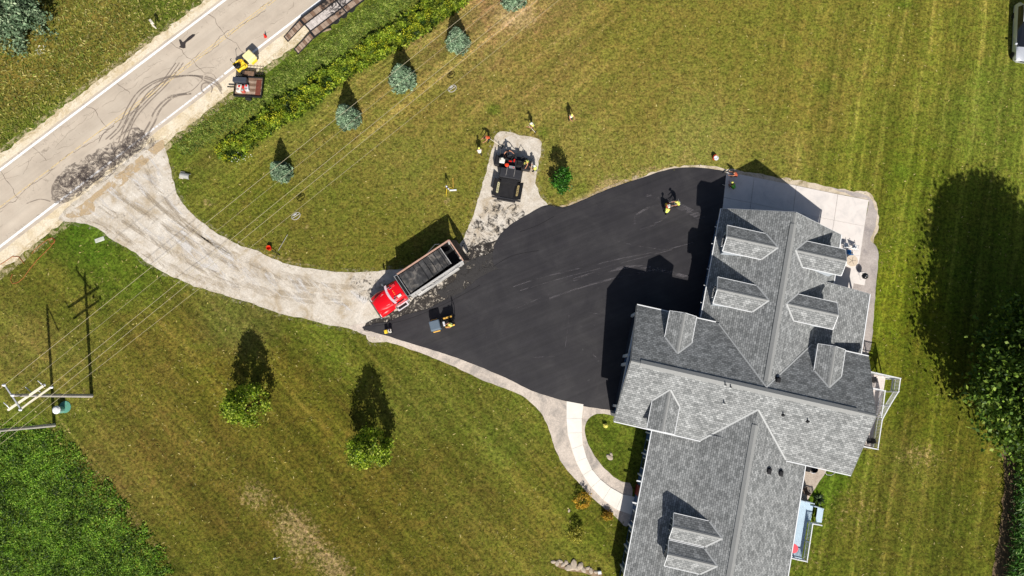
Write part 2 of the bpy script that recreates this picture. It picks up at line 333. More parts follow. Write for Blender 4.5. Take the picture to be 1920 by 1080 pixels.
m_conc=conc_mat('patio_concrete',A_(240,232,226),A_(233,225,219),A_(214,208,204)); m_walk=conc_mat('walkway_concrete',A_(250,246,239),A_(245,240,231),A_(236,229,218))
# ---- ground sheets
def px2w(L,h=0): return [P(a,b,h) for a,b in L]
def outline(pts, step=.35, jit=.12, seed=0, smooth=True):
    """smooth closed outline through the points with a ragged edge"""
    n=len(pts); out=[]
    for i in range(n):
        p0,p1,p2,p3=pts[i-1],pts[i],pts[(i+1)%n],pts[(i+2)%n]; m=max(1,int((p2-p1).length/step))
        for k in range(m):
            t=k/m
            if smooth: q=.5*((2*p1)+(-p0+p2)*t+(2*p0-5*p1+4*p2-p3)*t*t+(-p0+3*p1-3*p2+p3)*t**3)
            else: q=p1.lerp(p2,t)
            v=mnoise.noise(Vector((q.x*1.3,q.y*1.3,seed)))+.6*mnoise.noise(Vector((q.x*3.7,q.y*3.7,seed+5)))
            v2=mnoise.noise(Vector((q.x*1.3,q.y*1.3,seed+9)))
            out.append(Vector((q.x+v*jit,q.y+v2*jit)))
    return out
def sheet(name, pts, z, mat, jit=.12, step=.35, seed=0, smooth=True, thick=0, kind='structure'):
    o_=outline(pts,step,jit,seed,smooth); b=MB()
    if thick: b.prism(o_,z-thick,z)
    else: b.flat(o_,z)
    o=b.build(name,mat,fix=bool(thick));
    if not thick: flip_up(o)
    return tag(o,kind=kind)
sheet('gravel_shoulder',[Vector(RP(s,-1.45)) for s in range(-60,70,4)]+[Vector(RP(s,-.2)) for s in range(68,-61,-8)],.004,m_should,.3,.4,1)
sheet('gravel_shoulder',[Vector(RP(s,9.15+(.25 if s>24 else 0))) for s in range(-60,70,4)]+[Vector(RP(s,6.6)) for s in range(68,-61,-8)],.004,m_should,.3,.4,2)
DRIVE=[(296,262),(312,285),(322,327),(335,370),(362,402),(400,432),(450,460),(480,469),(505,482),(542,496),(592,505),(655,511),(720,507),(790,498),(845,480),(870,442),(890,395),(910,327),(922,282),(933,249),(963,249),(973,254),(1014,265),(1008,313),(1005,343),(1012,365),(1027,384),(1040,420),(960,470),(930,560),(720,640),(680,621),(630,612),(580,600),(530,589),(480,572),(450,562),(375,540),(350,530),(290,502),(250,472),(212,450),(170,422),(140,417),(112,404),(200,330),(260,285)]
sheet('gravel_driveway',px2w(DRIVE),.010,m_drive,.13,.3,3)
def fringe(name,pts,wd,mat,z,closed=True):
    b=MB(); o_=outline(pts,.5,.15,3) if closed else pts
    if closed: o_=o_+[o_[0]]
    b.strip(o_,wd,z); return tag(flip_up(b.build(name,mat,fix=False)),kind='stuff')
m_fr=overlay('loose_gravel',A_(196,184,160),.53,1.8,.8,.7,9,.85)
fringe('loose_gravel',px2w(DRIVE),.8,m_fr,.0135)
m_fr2=overlay('loose_shoulder_gravel',A_(214,196,156),.48,1.4,.8,.75,9,.85)
fringe('loose_gravel',[Vector(RP(q_,-1.55)) for q_ in np.arange(-60,66,1.5)],1.1,m_fr2,.007,False); fringe('loose_gravel',[Vector(RP(q_,9.3)) for q_ in np.arange(-60,66,1.5)],1.3,m_fr2,.008,False)
STRIP=[(655,612),(700,606),(760,622),(830,642),(900,667),(960,692),(1010,715),(1060,730),(1160,745),(1160,765),(1154,778),(1120,776),(1100,790),(1097,815),(1112,850),(1135,880),(1165,903),(1185,912),(1178,985),(1150,965),(1112,935),(1085,905),(1060,877),(1042,845),(1032,812),(1022,788),(1008,767),(985,746),(960,733),(905,713),(855,689),(805,668),(755,650),(705,634),(675,624)]
sheet('gravel_edging',px2w(STRIP),.014,gravel_mat('edging_gravel',A_(224,211,198),A_(210,197,184),A_(170,162,154),8),.07,.3,4)
sheet('road',[Vector(RP(s,-.38)) for s in range(-70,80,5)]+[Vector(RP(s,7.5)) for s in range(78,-71,-5)],.018,m_road,.06,.5,5)
def line_sheet(name,t0,wd,mat,s0=-70,s1=80,z=.024):
    b=MB(); b.strip([RP(s,t0) for s in np.arange(s0,s1+.1,2)],wd,z); return tag(flip_up(b.build(name,mat,fix=False)),kind='structure')
sA=(P(120,390)-RO).dot(RD); sB_=(P(430,150)-RO).dot(RD)
line_sheet('edge_line',0,.27,m_line); line_sheet('edge_line',7.0,.27,m_line,sA-60,sA); line_sheet('edge_line',7.02,.22,m_line2,sA,sB_); line_sheet('edge_line',7.0,.25,m_line,sB_,sB_+60)
line_sheet('centre_line',3.42,.11,m_yel,-70,80); line_sheet('centre_line',3.70,.11,m_yel,8,80)
# road cracks: wandering thin seams
m_crack=simple('crack_tar',A_(120,107,96),.9); m_crack2=simple('crack_fine',A_(150,138,124),.9)
b=MB()
def wander(s,t,ds,dt,n,w):
    pts=[]; ws=[]
    for i in range(n):
        pts.append(RP(s,t)); ws.append(w*random.uniform(.4,1.3)); s+=ds+random.gauss(0,.09); t+=dt+random.gauss(0,.09)
    ws[0]=ws[-1]=.01; b.strip(pts,ws,.022,mi=0 if w>.045 else 1)
for s in np.arange(-34,40,5.7): wander(s+random.uniform(-1,1),-.3,random.uniform(-.03,.05),.3,random.choice((10,14,26)),.05)
for s in np.arange(-36,36,2.2):
    wander(s,3.56+random.gauss(0,.08),.28,0,12,.05)
    if random.random()<.75: wander(s,1.3+random.gauss(0,.3),.28,0,11,.04)
    if random.random()<.6: wander(s,2.2+random.gauss(0,.3),.25,random.choice((-.05,.05)),9,.035)
    if random.random()<.6: wander(s,.8+random.gauss(0,.4),.25,random.choice((-.05,.05)),8,.035)
    if random.random()<.35: wander(s,5.4+random.gauss(0,.5),.25,random.choice((-.08,.08)),8,.035)
tag(flip_up(b.build('road_cracks',[m_crack,m_crack2],fix=False)),kind='structure')
# ragged dark seam where the pavement edge broke, and tyre rubber
sheet('scuffed_rubber',px2w([(100,352),(100,380),(116,384),(140,372),(170,350),(205,318),(250,288),(268,272),(272,250),(256,238),(235,262),(205,270),(180,285),(150,298),(120,318)]),.0285,overlay('rubber_scuff',A_(104,94,88),.45,1.5,2.2,.55,9,.74),.3,.3,6,kind='stuff')
m_tyre=overlay('tyre_mark_rubber',A_(140,128,118),.36,.8,.8,.5,6,fine=5)
b=MB()
def arc(pts,w): 
    q=outline(px2w(pts),.3,.0) ; n=len(pts); q=q[:int(len(q))]
    P_=px2w(pts); o=[]
    for i in range(n-1):
        p0,p1,p2,p3=P_[max(i-1,0)],P_[i],P_[i+1],P_[min(i+2,n-1)]
        for k in range(8): t=k/8; o.append(.5*((2*p1)+(-p0+p2)*t+(2*p0-5*p1+4*p2-p3)*t*t+(-p0+3*p1-3*p2+p3)*t**3))
    o.append(P_[-1]); b.strip(o,w,arc.z); arc.z+=.0008
arc.z=.034
for d in (0,8,20): arc([(198+d,262),(222+d,238),(240+d,200),(262+d,170),(300+d,148),(345+d,142),(385,144+d*.4),(405,152+d*.4),(416,166+d*.5)],.16)
for d in (0,9): arc([(262+d,262),(280+d,232),(292+d,206),(318+d,182),(350+d,176)],.22)
for d in (0,7,14): arc([(222+d,268),(232+d,240),(246+d,215),(268+d,190),(300+d,158),(330+d,118)],.14)
arc([(236,248),(250,241),(262,243),(272,256)],.14); arc([(384,176),(378,168),(380,158),(390,156),(398,164),(396,174)],.14); arc([(310,186),(335,178),(360,170),(380,150)],.1)
arc([(185,268),(195,250),(215,236)],.14); arc([(120,380),(100,368),(99,350),(112,330)],.18); arc([(50,382),(75,374),(95,378)],.1); arc([(352,138),(380,128),(402,127)],.05)
tag(flip_up(b.build('tyre_marks',m_tyre,fix=False)),kind='stuff')
m_swirl=overlay('rubber_swirl',A_(98,88,84),.42,1.6,.8,.46,7,fine=6); b=MB(); g_=random.Random(4); zz=.036
for k in range(120):
    t_=g_.random(); cx_=118+150*t_; cy_=356-92*t_+g_.uniform(-14,14)*(1 if t_<.8 else .6); c_=P(cx_,cy_); rr=g_.uniform(.25,1.25); a0=g_.uniform(0,6.28); sp=g_.uniform(1.4,4.6); ec=g_.uniform(.6,1)
    for q_ in range(g_.choice((1,2,2))):
        pts=[]
        for i_ in range(15): a_=a0+sp*i_/14; rq=rr+q_*.16+.06*i_/14; pts.append((c_.x+rq*math.cos(a_)+.25*i_/14,c_.y+rq*ec*math.sin(a_)))
        b.strip(pts,g_.uniform(.04,.11),zz); zz+=.0003
tag(flip_up(b.build('swirled_tyre_marks',m_swirl,fix=False)),kind='stuff')
m_trk=overlay('wheel_track',A_(176,160,136),.44,1.1,.8,.24,7,.75,ang=R(-40),a=1.6,b=.35); b=MB(); arc.z=.0165
for L in ([(185,385),(250,425),(330,478),(420,520),(520,548),(640,560)],[(215,360),(280,405),(360,455),(450,500),(560,530),(680,540)],[(270,300),(290,350),(330,400),(400,455),(500,505),(600,528)],[(240,330),(290,380),(350,425),(430,475)],[(150,402),(210,430),(280,480),(360,515),(450,545)]): arc(L,.55); arc([(x_+14,y_+12) for x_,y_ in L],.35)
tag(flip_up(b.build('wheel_tracks',m_trk,fix=False)),kind='stuff')
m_dk=overlay('dark_ruts',A_(128,116,102),.50,1.4,.7,.26,7,.75,ang=R(-38),a=2.2,b=.3,fine=4); b=MB(); arc.z=.0185
for L in ([(256,348),(300,392),(350,435),(420,480)],[(225,372),(262,398),(310,440),(372,480)],[(276,322),(285,345),(297,362)],[(210,395),(240,408),(262,430)],[(330,470),(380,500),(440,525)]): arc(L,.22)
tag(flip_up(b.build('dark_ruts',m_dk,fix=False)),kind='stuff')
# sandy track and dirty patches of the driveway mouth
sheet('sand_spill',px2w([(118,402),(150,385),(190,352),(235,315),(285,275),(305,262),(308,276),(280,300),(262,318),(225,350),(180,372),(178,395),(160,404),(135,408)]),.014,overlay('sand_spill',A_(206,180,142),.43,.8,1.0,.75,7),.2,.35,8,kind='stuff')
sheet('crushed_stone_fines',px2w([(165,392),(190,365),(230,335),(262,312),(285,292),(300,320),(318,365),(352,410),(430,470),(520,510),(640,540),(690,560),(640,585),(540,560),(420,535),(330,490),(250,440),(190,410)]),.016,overlay('stone_fines',A_(234,230,226),.52,.7,1.2,.7,8,.7,R(-42),1.3,.25),.2,.35,9,kind='stuff')
# tack and scattered crumbs between truck and mat
m_crumb=overlay('asphalt_crumbs',A_(46,44,46),.50,1.6,1.3,.95,9,.82); m_crumbd=overlay('asphalt_crumbs_dense',A_(58,54,52),.40,1.1,1.0,.9,9,.8,fine=4)
sheet('asphalt_crumbs',px2w([(683,612),(700,598),(728,590),(760,575),(790,545),(840,505),(868,480),(885,462),(915,455),(935,450),(950,470),(945,512),(884,545),(800,585),(730,608),(690,622)]),.020,m_crumbd,.2,.3,10,kind='stuff')
sheet('asphalt_crumbs',px2w([(868,448),(885,420),(905,395),(925,375),(950,380),(975,388),(985,405),(960,430),(945,450),(925,480),(895,500),(870,495)]),.024,overlay('asphalt_crumbs_b',A_(50,47,46),.50,1.3,1.2,.9,9,.8),.25,.3,11,kind='stuff')
sheet('asphalt_crumbs',px2w([(655,520),(672,518),(720,525),(715,560),(685,565),(662,548)]),.022,overlay('asphalt_crumbs_c',A_(70,68,66),.52,1.8,1.5,.8,9,.8),.2,.3,12,kind='stuff')
# fresh mat of asphalt, 5 cm proud
MATO=[(679,615),(720,606),(757,591),(802,579),(827,566),(860,551),(884,539),(915,524),(946,510),(932,503),(924,490),(925,470),(932,450),(946,432),(960,420),(985,405),(1022,386),(1055,389),(1090,377),(1135,357),(1197,336),(1247,320),(1287,314.5),(1322,316),(1361,322),(1374,330),(1358,400),(1340,500),(1320,610),(1230,680),(1180,775),(1150,770),(1097,762),(1060,752),(1015,739),(985,727),(960,714),(905,690),(842,666),(780,647),(730,631)]
sheet('asphalt_mat',px2w(MATO),.055,m_asph,.05,.4,13,thick=.08)
sheet('loose_asphalt',px2w([(700,607),(740,602),(800,582),(860,552),(900,520),(935,505),(945,511),(884,541),(827,569),(800,583),(757,596),(720,610),(690,617)]),.062,m_asph,.08,.3,14,thick=.04,kind='stuff')
# the looser first pass beside the truck
sheet('asphalt_lane',px2w([(866,498),(900,482),(925,472),(950,468),(945,511),(884,541),(840,560),(820,548),(850,528)]),.050,overlay('asphalt_lane_hot',A_(62,60,60),.36,1.0,1.2,.95,8,.75),.2,.35,15,kind='stuff')
m_scr=overlay('dusty_track',A_(112,108,112),.46,1.0,.8,.55,8,.75,ang=R(18),a=2.5,b=.35)
b=MB(); arc.z=.060
arc([(962,538),(1010,522),(1080,505),(1160,486),(1240,470),(1300,455)],.10); arc([(975,545),(1060,520),(1150,497),(1260,468)],.07); arc([(1150,450),(1190,460),(1240,468)],.05)
arc([(1190,420),(1192,405),(1215,390),(1240,385)],.22); arc([(1200,432),(1220,425),(1250,405)],.25); arc([(1270,385),(1300,400),(1318,412)],.7); arc([(1075,525),(1120,512),(1200,500),(1290,520)],.35); arc([(1030,560),(1120,530),(1230,505)],.2); arc([(1212,366),(1235,372)],.3)
arc([(960,582),(1010,560),(1050,545)],.08); arc([(1000,670),(1040,668)],.05); arc([(1100,586),(1120,588)],.06); arc([(1112,665),(1118,670)],.08); arc([(1060,650),(1067,590)],.05)
tag(flip_up(b.build('dusty_tracks',m_scr,fix=False)),kind='stuff')
m_seam=simple('mat_seam',A_(40,38,40),.7)
b=MB(); arc.z=.066
for L in ([(975,435),(1010,422),(1040,405)],[(925,500),(960,480),(1010,470)],[(700,612),(760,600),(830,572),(900,535)],[(1020,388),(1035,385),(1060,392)]): arc(L,.05)
tag(flip_up(b.build('mat_seams',m_seam,fix=False)),kind='stuff')
# ---------------------------------------------------------------- concrete: patio slabs, walkway slabs
def piece(parent, name, pts, z0, z1, mat, inset=.012):
    c=sum((Vector((p[0],p[1])) for p in pts),Vector((0,0)))/len(pts)
    q=[(p[0]-c.x+(c.x-p[0])*inset, p[1]-c.y+(c.y-p[1])*inset) for p in pts]
    o=MB().prism(q,z0,z1).build(name,mat,parent,loc=(c.x,c.y,0)); return o
patio=empty('patio',(0,0,0)); tag(patio,'pale concrete patio of large slabs at the north end of the house','patio')
def PL(L,h=.06): return [P(a,b,h) for a,b in L]
for L in ([(1362,322),(1414,332),(1408,380),(1357,370)],[(1414,332),(1493,348),(1487,398),(1408,380)],[(1493,348),(1571,364),(1564,413),(1487,398)],[(1571,364),(1629,375),(1621,424),(1564,413)],
          [(1357,370),(1408,380),(1400,440),(1350,430)],[(1408,380),(1487,398),(1478,455),(1400,440)],[(1487,398),(1564,413),(1555,470),(1478,455)],[(1564,413),(1621,424),(1613,480),(1555,470)],
          [(1540,466),(1613,480),(1597,549),(1530,540)]):
    piece(patio,'slab',PL(L),-.05,.062,m_conc,.008)
gp=empty('grill_pad',(0,0,0)); tag(gp,'small square concrete pad in the gravel east of the patio','concrete pad')
piece(gp,'slab',PL([(1605,508),(1626,511),(1621,535),(1601,531)]),-.05,.05,m_conc)
walk=empty('front_walk',(0,0,0)); tag(walk,'curved white concrete walkway from the asphalt to the front porch','walkway')
WL=[(1062,752),(1062,784),(1064,812),(1072,842),(1080,866),(1093,891),(1109,914),(1131,937),(1155,955),(1180,964),(1204,972)]
WR=[(1094,758),(1091,785),(1091,811),(1093,834),(1100,858),(1110,880),(1126,899),(1145,914),(1168,927),(1192,932),(1210,935)]
for i in range(10): piece(walk,'slab',PL([WL[i],WL[i+1],WR[i+1],WR[i]]),-.04,.07,m_walk,.012)
sheet('gravel_bed',px2w([(1560,352),(1585,357),(1629,368),(1640,392),(1645,402),(1640,430),(1632,450),(1646,470),(1644,520),(1640,560),(1634,640),(1618,690),(1605,670),(1600,560),(1590,540),(1606,500),(1618,430),(1628,376),(1600,368)]),.012,m_bed,.1,.3,20)
sheet('dirt_border',px2w([(1190,338),(1247,316),(1290,310),(1330,311),(1375,318),(1440,330),(1500,338),(1560,352),(1600,358),(1631,362),(1645,392),(1643,440),(1632,470),(1640,500),(1622,470),(1625,420),(1626,378),(1500,352),(1362,326),(1287,318),(1200,342)]),.011,m_edge,.22,.3,21)
sheet('dirt_border',px2w([(1027,386),(1060,384),(1100,368),(1140,350),(1197,330),(1200,340),(1140,362),(1060,394)]),.013,overlay('bare_soil',A_(196,176,148),.44,1.2,1.0,.9,7),.3,.3,22)
sheet('paver_patio',px2w([(1505,865),(1530,872),(1550,880),(1535,905),(1522,925),(1508,945),(1490,945),(1495,870)]),.012,gravel_mat('paver_stone',A_(214,200,186),A_(200,186,170),A_(176,160,146),6),.03,.3,23)
# ---------------------------------------------------------------- the house
def shingle_mat():
    t=NT('asphalt_shingles'); tc=t.N('TexCoord').outputs['UV']
    def brick(off,sq,wd,hh,c1,c2,mort,ms):
        b=t.N('TexBrick'); t.L(tc,b.inputs['Vector']); b.offset=off; b.squash=1; b.inputs['Scale'].default_value=1; b.inputs['Brick Width'].default_value=wd; b.inputs['Row Height'].default_value=hh
        b.inputs['Mortar Size'].default_value=ms; b.inputs['Mortar Smooth'].default_value=.3; b.inputs['Bias'].default_value=0
        b.inputs['Color1'].default_value=(*c1,1); b.inputs['Color2'].default_value=(*c2,1); b.inputs['Mortar'].default_value=(*mort,1); return b
    b1=brick(.37,1,.33,.20,(.165,.172,.172),(.33,.338,.337),(.06,.064,.07),.016)  # dark mortar colour paints in the shadow line along each shingle row
    b2=brick(.5,1,.95,.37,(0.86,)*3,(1.16,)*3,(1.,)*3,.001)
    c=t.mix(1,b1.outputs['Color'],b2.outputs['Color'],'MULTIPLY')
    mp=t.N('Mapping'); t.L(tc,mp.inputs[0]); mp.inputs['Scale'].default_value=(2.4,5.0,1); n=t.noise(mp.outputs[0],1.0,3,.6); c=t.mix(t.rng(n,.62,.70,0,.5),c,A_(168,170,168))
    mq=t.N('Mapping'); t.L(tc,mq.inputs[0]); mq.inputs['Scale'].default_value=(1.3,.35,1); n2=t.noise(mq.outputs[0],.6,5,.65); c=t.scale(c,t.rng(n2,.36,.64,.93,1.06)); f=t.noise(tc,30,3,.8); c=t.scale(c,t.rng(f,.3,.7,.9,1.1))
    h=t.math('SUBTRACT',1.0,b1.outputs['Fac'])
    sp=t.N('SeparateXYZ'); t.L(tc,sp.inputs[0]); fr=t.math('FRACT',t.math('DIVIDE',sp.outputs[1],.20),0); h2=t.math('MULTIPLY',t.math('SUBTRACT',1.0,fr),.5)
    return t.out(c,.9,t.math('ADD',h,h2),.35,.03)
m_sh=shingle_mat(); m_ridge=simple('ridge_cap',A_(152,153,152),.9,var=.06); m_white=simple('white_trim',A_(236,238,240),.5,var=.03); m_flash=simple('valley_metal',A_(188,190,190),.6,var=.05)
def siding_mat():
    t=NT('blue_grey_siding'); c=t.coord(); s=t.N('SeparateXYZ'); t.L(c,s.inputs[0]); fr=t.math('FRACT',t.math('DIVIDE',s.outputs[2],.14),0)
    k=t.scale(t.mix(0.,A_(72,102,142),A_(72,102,142)),t.rng(fr,0,.15,.6,1)); return t.out(k,.6,fr,.6,.02)
m_sid=siding_mat(); m_glass=simple('window_glass',(.02,.03,.04),.08,spec=.6); m_dark=simple('black_metal',(.02,.02,.022),.5); m_blk=simple('black_plastic',(.012,.012,.013),.5)
house=empty('house',(HO.x,HO.y,0),HA); tag(house,'grey shingled house with three gabled wings and nine dormers beside the new asphalt','house')
def slab(name, pts, mat, parent, th=.14, eave=None):
    """planar roof slab: pts (x,y,z) of its top face; first edge is the eave. UV in metres along the eave and up the slope"""
    p=[Vector(q) for q in pts]; n=(p[1]-p[0]).cross(p[2]-p[0]).normalized()
    if n.z<0: n=-n
    me=bpy.data.meshes.new(name); k=len(p); v=[tuple(q) for q in p]+[tuple(q-n*th) for q in p]
    f=[tuple(range(k)),tuple(range(2*k-1,k-1,-1))]+[(i,k+i,k+(i+1)%k,(i+1)%k) for i in range(k)]
    me.from_pydata(v,[],f); me.materials.append(mat); uvl=me.uv_layers.new(name='UVMap')
    e=(p[1]-p[0]).normalized(); s=n.cross(e)
    if s.z<0: s=-s
    for l in me.loops: q=Vector(v[l.vertex_index]); uvl.data[l.index].uv=((q-p[0]).dot(e),(q-p[0]).dot(s))
    o=bpy.data.objects.new(name,me); col.objects.link(o); o.parent=parent
    bm=bmesh.new(); bm.from_mesh(me); bmesh.ops.recalc_face_normals(bm,faces=bm.faces); bm.to_mesh(me); bm.free(); return o
def fascia(a,b,parent,name='fascia',wd=.09,hh=.20,mat=None,up=.01):
    a,b=Vector(a),Vector(b); d=b-a; L=d.length; m=(a+b)/2; rz=math.atan2(d.y,d.x); ry=-math.asin(d.z/L)
    mb=MB(); mb.box((m.x,m.y,m.z-hh/2+up),(L,wd,hh),rz=rz,ry=ry); return mb.build(name,mat or m_white,parent)
EC,RC=4.01,7.0
slab('shingle_roof',[(0,5.75,EC),(23.05,5.75,EC),(23.05,0,RC),(0,0,RC)],m_sh,house)
slab('shingle_roof',[(0,-5.75,EC),(23.05,-5.75,EC),(23.05,0,RC),(0,0,RC)],m_sh,house)
zu=lambda u:6.8-.6*abs(u-12.8)
slab('shingle_roof',[(6.65,5.2,zu(6.65)),(6.65,17.55,zu(6.65)),(12.8,17.55,6.8),(12.8,-.1,6.8),(12.0,.2,zu(12.0)),(8.1,5.2,zu(8.1))],m_sh,house)
slab('shingle_roof',[(18.95,5.2,zu(18.95)),(18.95,17.55,zu(18.95)),(12.8,17.55,6.8),(12.8,-.1,6.8),(13.6,.2,zu(13.6)),(17.5,5.2,zu(17.5))],m_sh,house)
slab('porch_roof',[(22.8,5.5,2.85),(22.8,12.2,2.85),(17.75,12.2,3.86),(17.75,5.5,3.86)],m_sh,house,.12)
slab('shingle_roof',[(8.45,-5.0,4.01),(8.45,-21.5,4.01),(12.65,-21.5,6.1),(12.65,-1.2,6.1),(8.9,-5.0,4.23)],m_sh,house)
slab('porch_roof',[(4.1,-5.2,2.60),(4.1,-21.5,2.60),(8.45,-21.5,4.01),(8.45,-5.2,4.01)],m_sh,house)
slab('shingle_roof',[(19.15,-5.0,2.78),(19.15,-21.5,2.78),(12.65,-21.5,6.1),(12.65,-1.2,6.1)],m_sh,house)
# ridge caps with a vent strip
def ridge(a,b,hw=.33,sl=.52,parent=house,name='ridge_vent',t=.075):
    a,b=Vector(a),Vector(b); d=(b-a).normalized(); n=Vector((-d.y,d.x,0)); mb=MB(); v=[]
    for q in (a,b):
        v+= [tuple(q+n*hw+Vector((0,0,t-hw*sl))),tuple(q+Vector((0,0,t))),tuple(q-n*hw+Vector((0,0,t-hw*sl))),tuple(q+n*hw+Vector((0,0,-hw*sl+.005))),tuple(q-n*hw+Vector((0,0,-hw*sl+.005)))]
    mb.add(v,[(0,1,6,5),(1,2,7,6),(0,5,8,3),(2,4,9,7),(0,3,4,2,1),(5,6,7,9,8)]); return mb.build(name,m_ridge,parent)
ridge((.9,0,RC),(21.3,0,RC)); ridge((12.8,1.0,6.8),(12.8,16.4,6.8),.30,.6); ridge((12.65,-3.2,6.1),(12.65,-21.4,6.1),.30,.5)
ridge((0.02,0,RC),(.9,0,RC),.16,.52,name='ridge_cap',t=.02); ridge((21.3,0,RC),(23,0,RC),.16,.52,name='ridge_cap',t=.02); ridge((12.8,16.4,6.8),(12.8,17.5,6.8),.16,.6,name='ridge_cap',t=.02)
# eaves: white gutters, rakes: fascia boards
def gut(a,b): return fascia(a,b,house,'gutter',.10,.13,up=.02)
gut((0,5.83,EC),(7.9,5.83,EC)); gut((20.1,5.83,EC),(23.05,5.83,EC)); gut((0,-5.83,EC),(8.5,-5.83,EC)); gut((16.8,-5.83,EC),(23.05,-5.83,EC))
gut((6.57,5.9,zu(6.65)),(6.57,17.55,zu(6.65))); gut((19.03,12.3,zu(18.95)),(19.03,17.55,zu(18.95))); gut((22.88,5.6,2.85),(22.88,12.2,2.85))
gut((4.02,-5.9,2.6),(4.02,-21.5,2.6)); gut((19.23,-5.9,2.78),(19.23,-21.5,2.78))
for a,b in (((-.05,5.75,EC),(-.05,0,RC)),((-.05,-5.75,EC),(-.05,0,RC)),((23.1,5.75,EC),(23.1,0,RC)),((23.1,-5.75,EC),(23.1,0,RC)),((6.65,17.6,zu(6.65)),(12.8,17.6,6.8)),((18.95,17.6,zu(18.95)),(12.8,17.6,6.8)),((17.75,12.25,3.86),(22.8,12.25,2.85))):
    fascia(a,b,house,'rake_board',.03,.2,up=-.05,mat=m_ridge if abs(a[0])<.1 or a[0]>23.05 else None)
def valley(a,b,wd=.13,parent=house):
    a,b=Vector(a),Vector(b); mb=MB(); d=(b-a); d2=Vector((d.x,d.y,0)).normalized(); n=Vector((-d2.y,d2.x,0))*wd/2
    mb.add([tuple(a-n+Vector((0,0,.01))),tuple(a+n+Vector((0,0,.01))),tuple(b+n+Vector((0,0,.01))),tuple(b-n+Vector((0,0,.01))),tuple(a+Vector((0,0,-.15))),tuple(b+Vector((0,0,-.15)))],[(0,1,2,3),(1,4,5,2),(4,0,3,5)])
    return mb.build('valley_flashing',m_flash,parent)
def vpt(u,zf): # on the cross roof at the height of plane zf(u)
    z=zf(u); return z
valley((12.8,.42,6.84),(8.15,5.74,4.09)); valley((12.8,.42,6.84),(17.45,5.74,4.09)); valley((12.65,-1.75,6.12),(8.45,-5.74,4.06),.16); valley((12.65,-1.75,6.12),(16.75,-5.74,4.06),.16)
# walls (inside the roof), gable ends
def wall_block(name,u0,u1,v0,v1,h,gable=None,rid=0):
    mb=MB(); mb.box(((u0+u1)/2,(v0+v1)/2,h/2),(u1-u0,v1-v0,h))
    if gable=='u':   # gable faces along u, ridge along u at v=0
        for u in (u0,u1): mb.add([(u,v0,h),(u,v1,h),(u,(v0+v1)/2,rid)],[(0,1,2)])
    if gable=='v':
        for v in (v0,v1): mb.add([(u0,v,h),(u1,v,h),(12.8 if u0>5 and v0>0 else 12.65,v,rid)],[(0,1,2)])
    return mb.build(name,m_sid,house)
wall_block('wall',.45,22.6,-5.3,5.3,3.85,'u',6.75); wall_block('wall',7.1,18.5,5.0,17.1,3.0,'v',6.5); wall_block('wall',4.13,18.8,-21.3,-5.0,2.45,'v',5.9)
# garage doors and pilasters on the west wall, window row on the other walls
m_door=simple('garage_door',A_(58,66,78),.5,var=.05)
for c in (2.95,-2.15):
    d=MB().box((.41,c,1.2),(.06,3.9,2.4)).build('garage_door',m_door,house)
    for i in range(4):
        MB().box((.37,c,.32+.6*i),(.03,3.7,.5)).build('panel',m_door,d)
for c in (5.15,.85,-.05,-4.3,-5.2):
    MB().box((.30,c,1.5),(.22,.26,3.0)).build('pilaster',m_white,house)
MB().box((.36,.4,2.62),(.14,11,.3)).build('header_board',m_white,house)
def window(u,v,z,wd,hh,face,parent=house):
    n={'w':(-1,0),'e':(1,0),'n':(0,1),'s':(0,-1)}[face]; rz=0 if n[0] else R(90)
    f=MB().box((u+n[0]*.03,v+n[1]*.03,z),(.06,wd+.2,hh+.2),rz=rz).build('window',m_white,parent)
    MB().box((u+n[0]*.07,v+n[1]*.07,z),(.03,wd,hh),rz=rz).build('pane',m_glass,f); return f
for v in (-7.4,-9.2,-14.4,-16.4,-18.4,-20.2): window(4.13,v,1.35,.9,1.3,'w')
for v in (8.6,11.4,14.2,16.0): window(7.1,v,1.4,1.0,1.4,'w')
for u in (9.5,12.8,16): window(u,17.1,1.5,1.1,1.4,'n')
for v in (14.2,16): window(18.5,v,1.4,1.0,1.4,'e')
for v in (2.2,-1.4,-3.6): window(22.6,v,2.9,1.1,1.0,'e')
for u in (2.6,5.2): window(u,5.3,1.6,1.1,1.4,'n')
window(2.2,-5.3,1.5,1.1,1.4,'s'); window(20.7,-5.3,1.5,1.1,1.4,'s')
fd=MB().box((4.08,-11.9,1.05),(.08,1.0,2.1)).build('front_door',simple('front_door_paint',A_(120,40,34),.5),house); MB().lathe([(.03,0),(.04,.05)],(4.0,-11.5,1.05),8,'X').build('handle',m_flash,fd)
for v in (-6.2,-8.3,-10.4,-13.2,-15.4,-17.4,-19.4): MB().box((4.04,v,1.2),(.14,.14,2.4)).build('porch_post',m_white,house)
for v in (-10.9,-13.0): MB().box((3.9,v,2.45),(.75,.12,.16)).build('gutter_bracket',m_white,house)
for v in (6.1,12.0): MB().box((22.6,v,1.35),(.16,.16,2.7)).build('porch_post',m_white,house)
for v in (7.6,9.4,11.1,13.8,15.6): MB().tube([(6.5,v,3.0),(6.35,v+.02,2.9),(6.75,v,2.7)],.035,5).build('gutter_bracket',m_white,house)
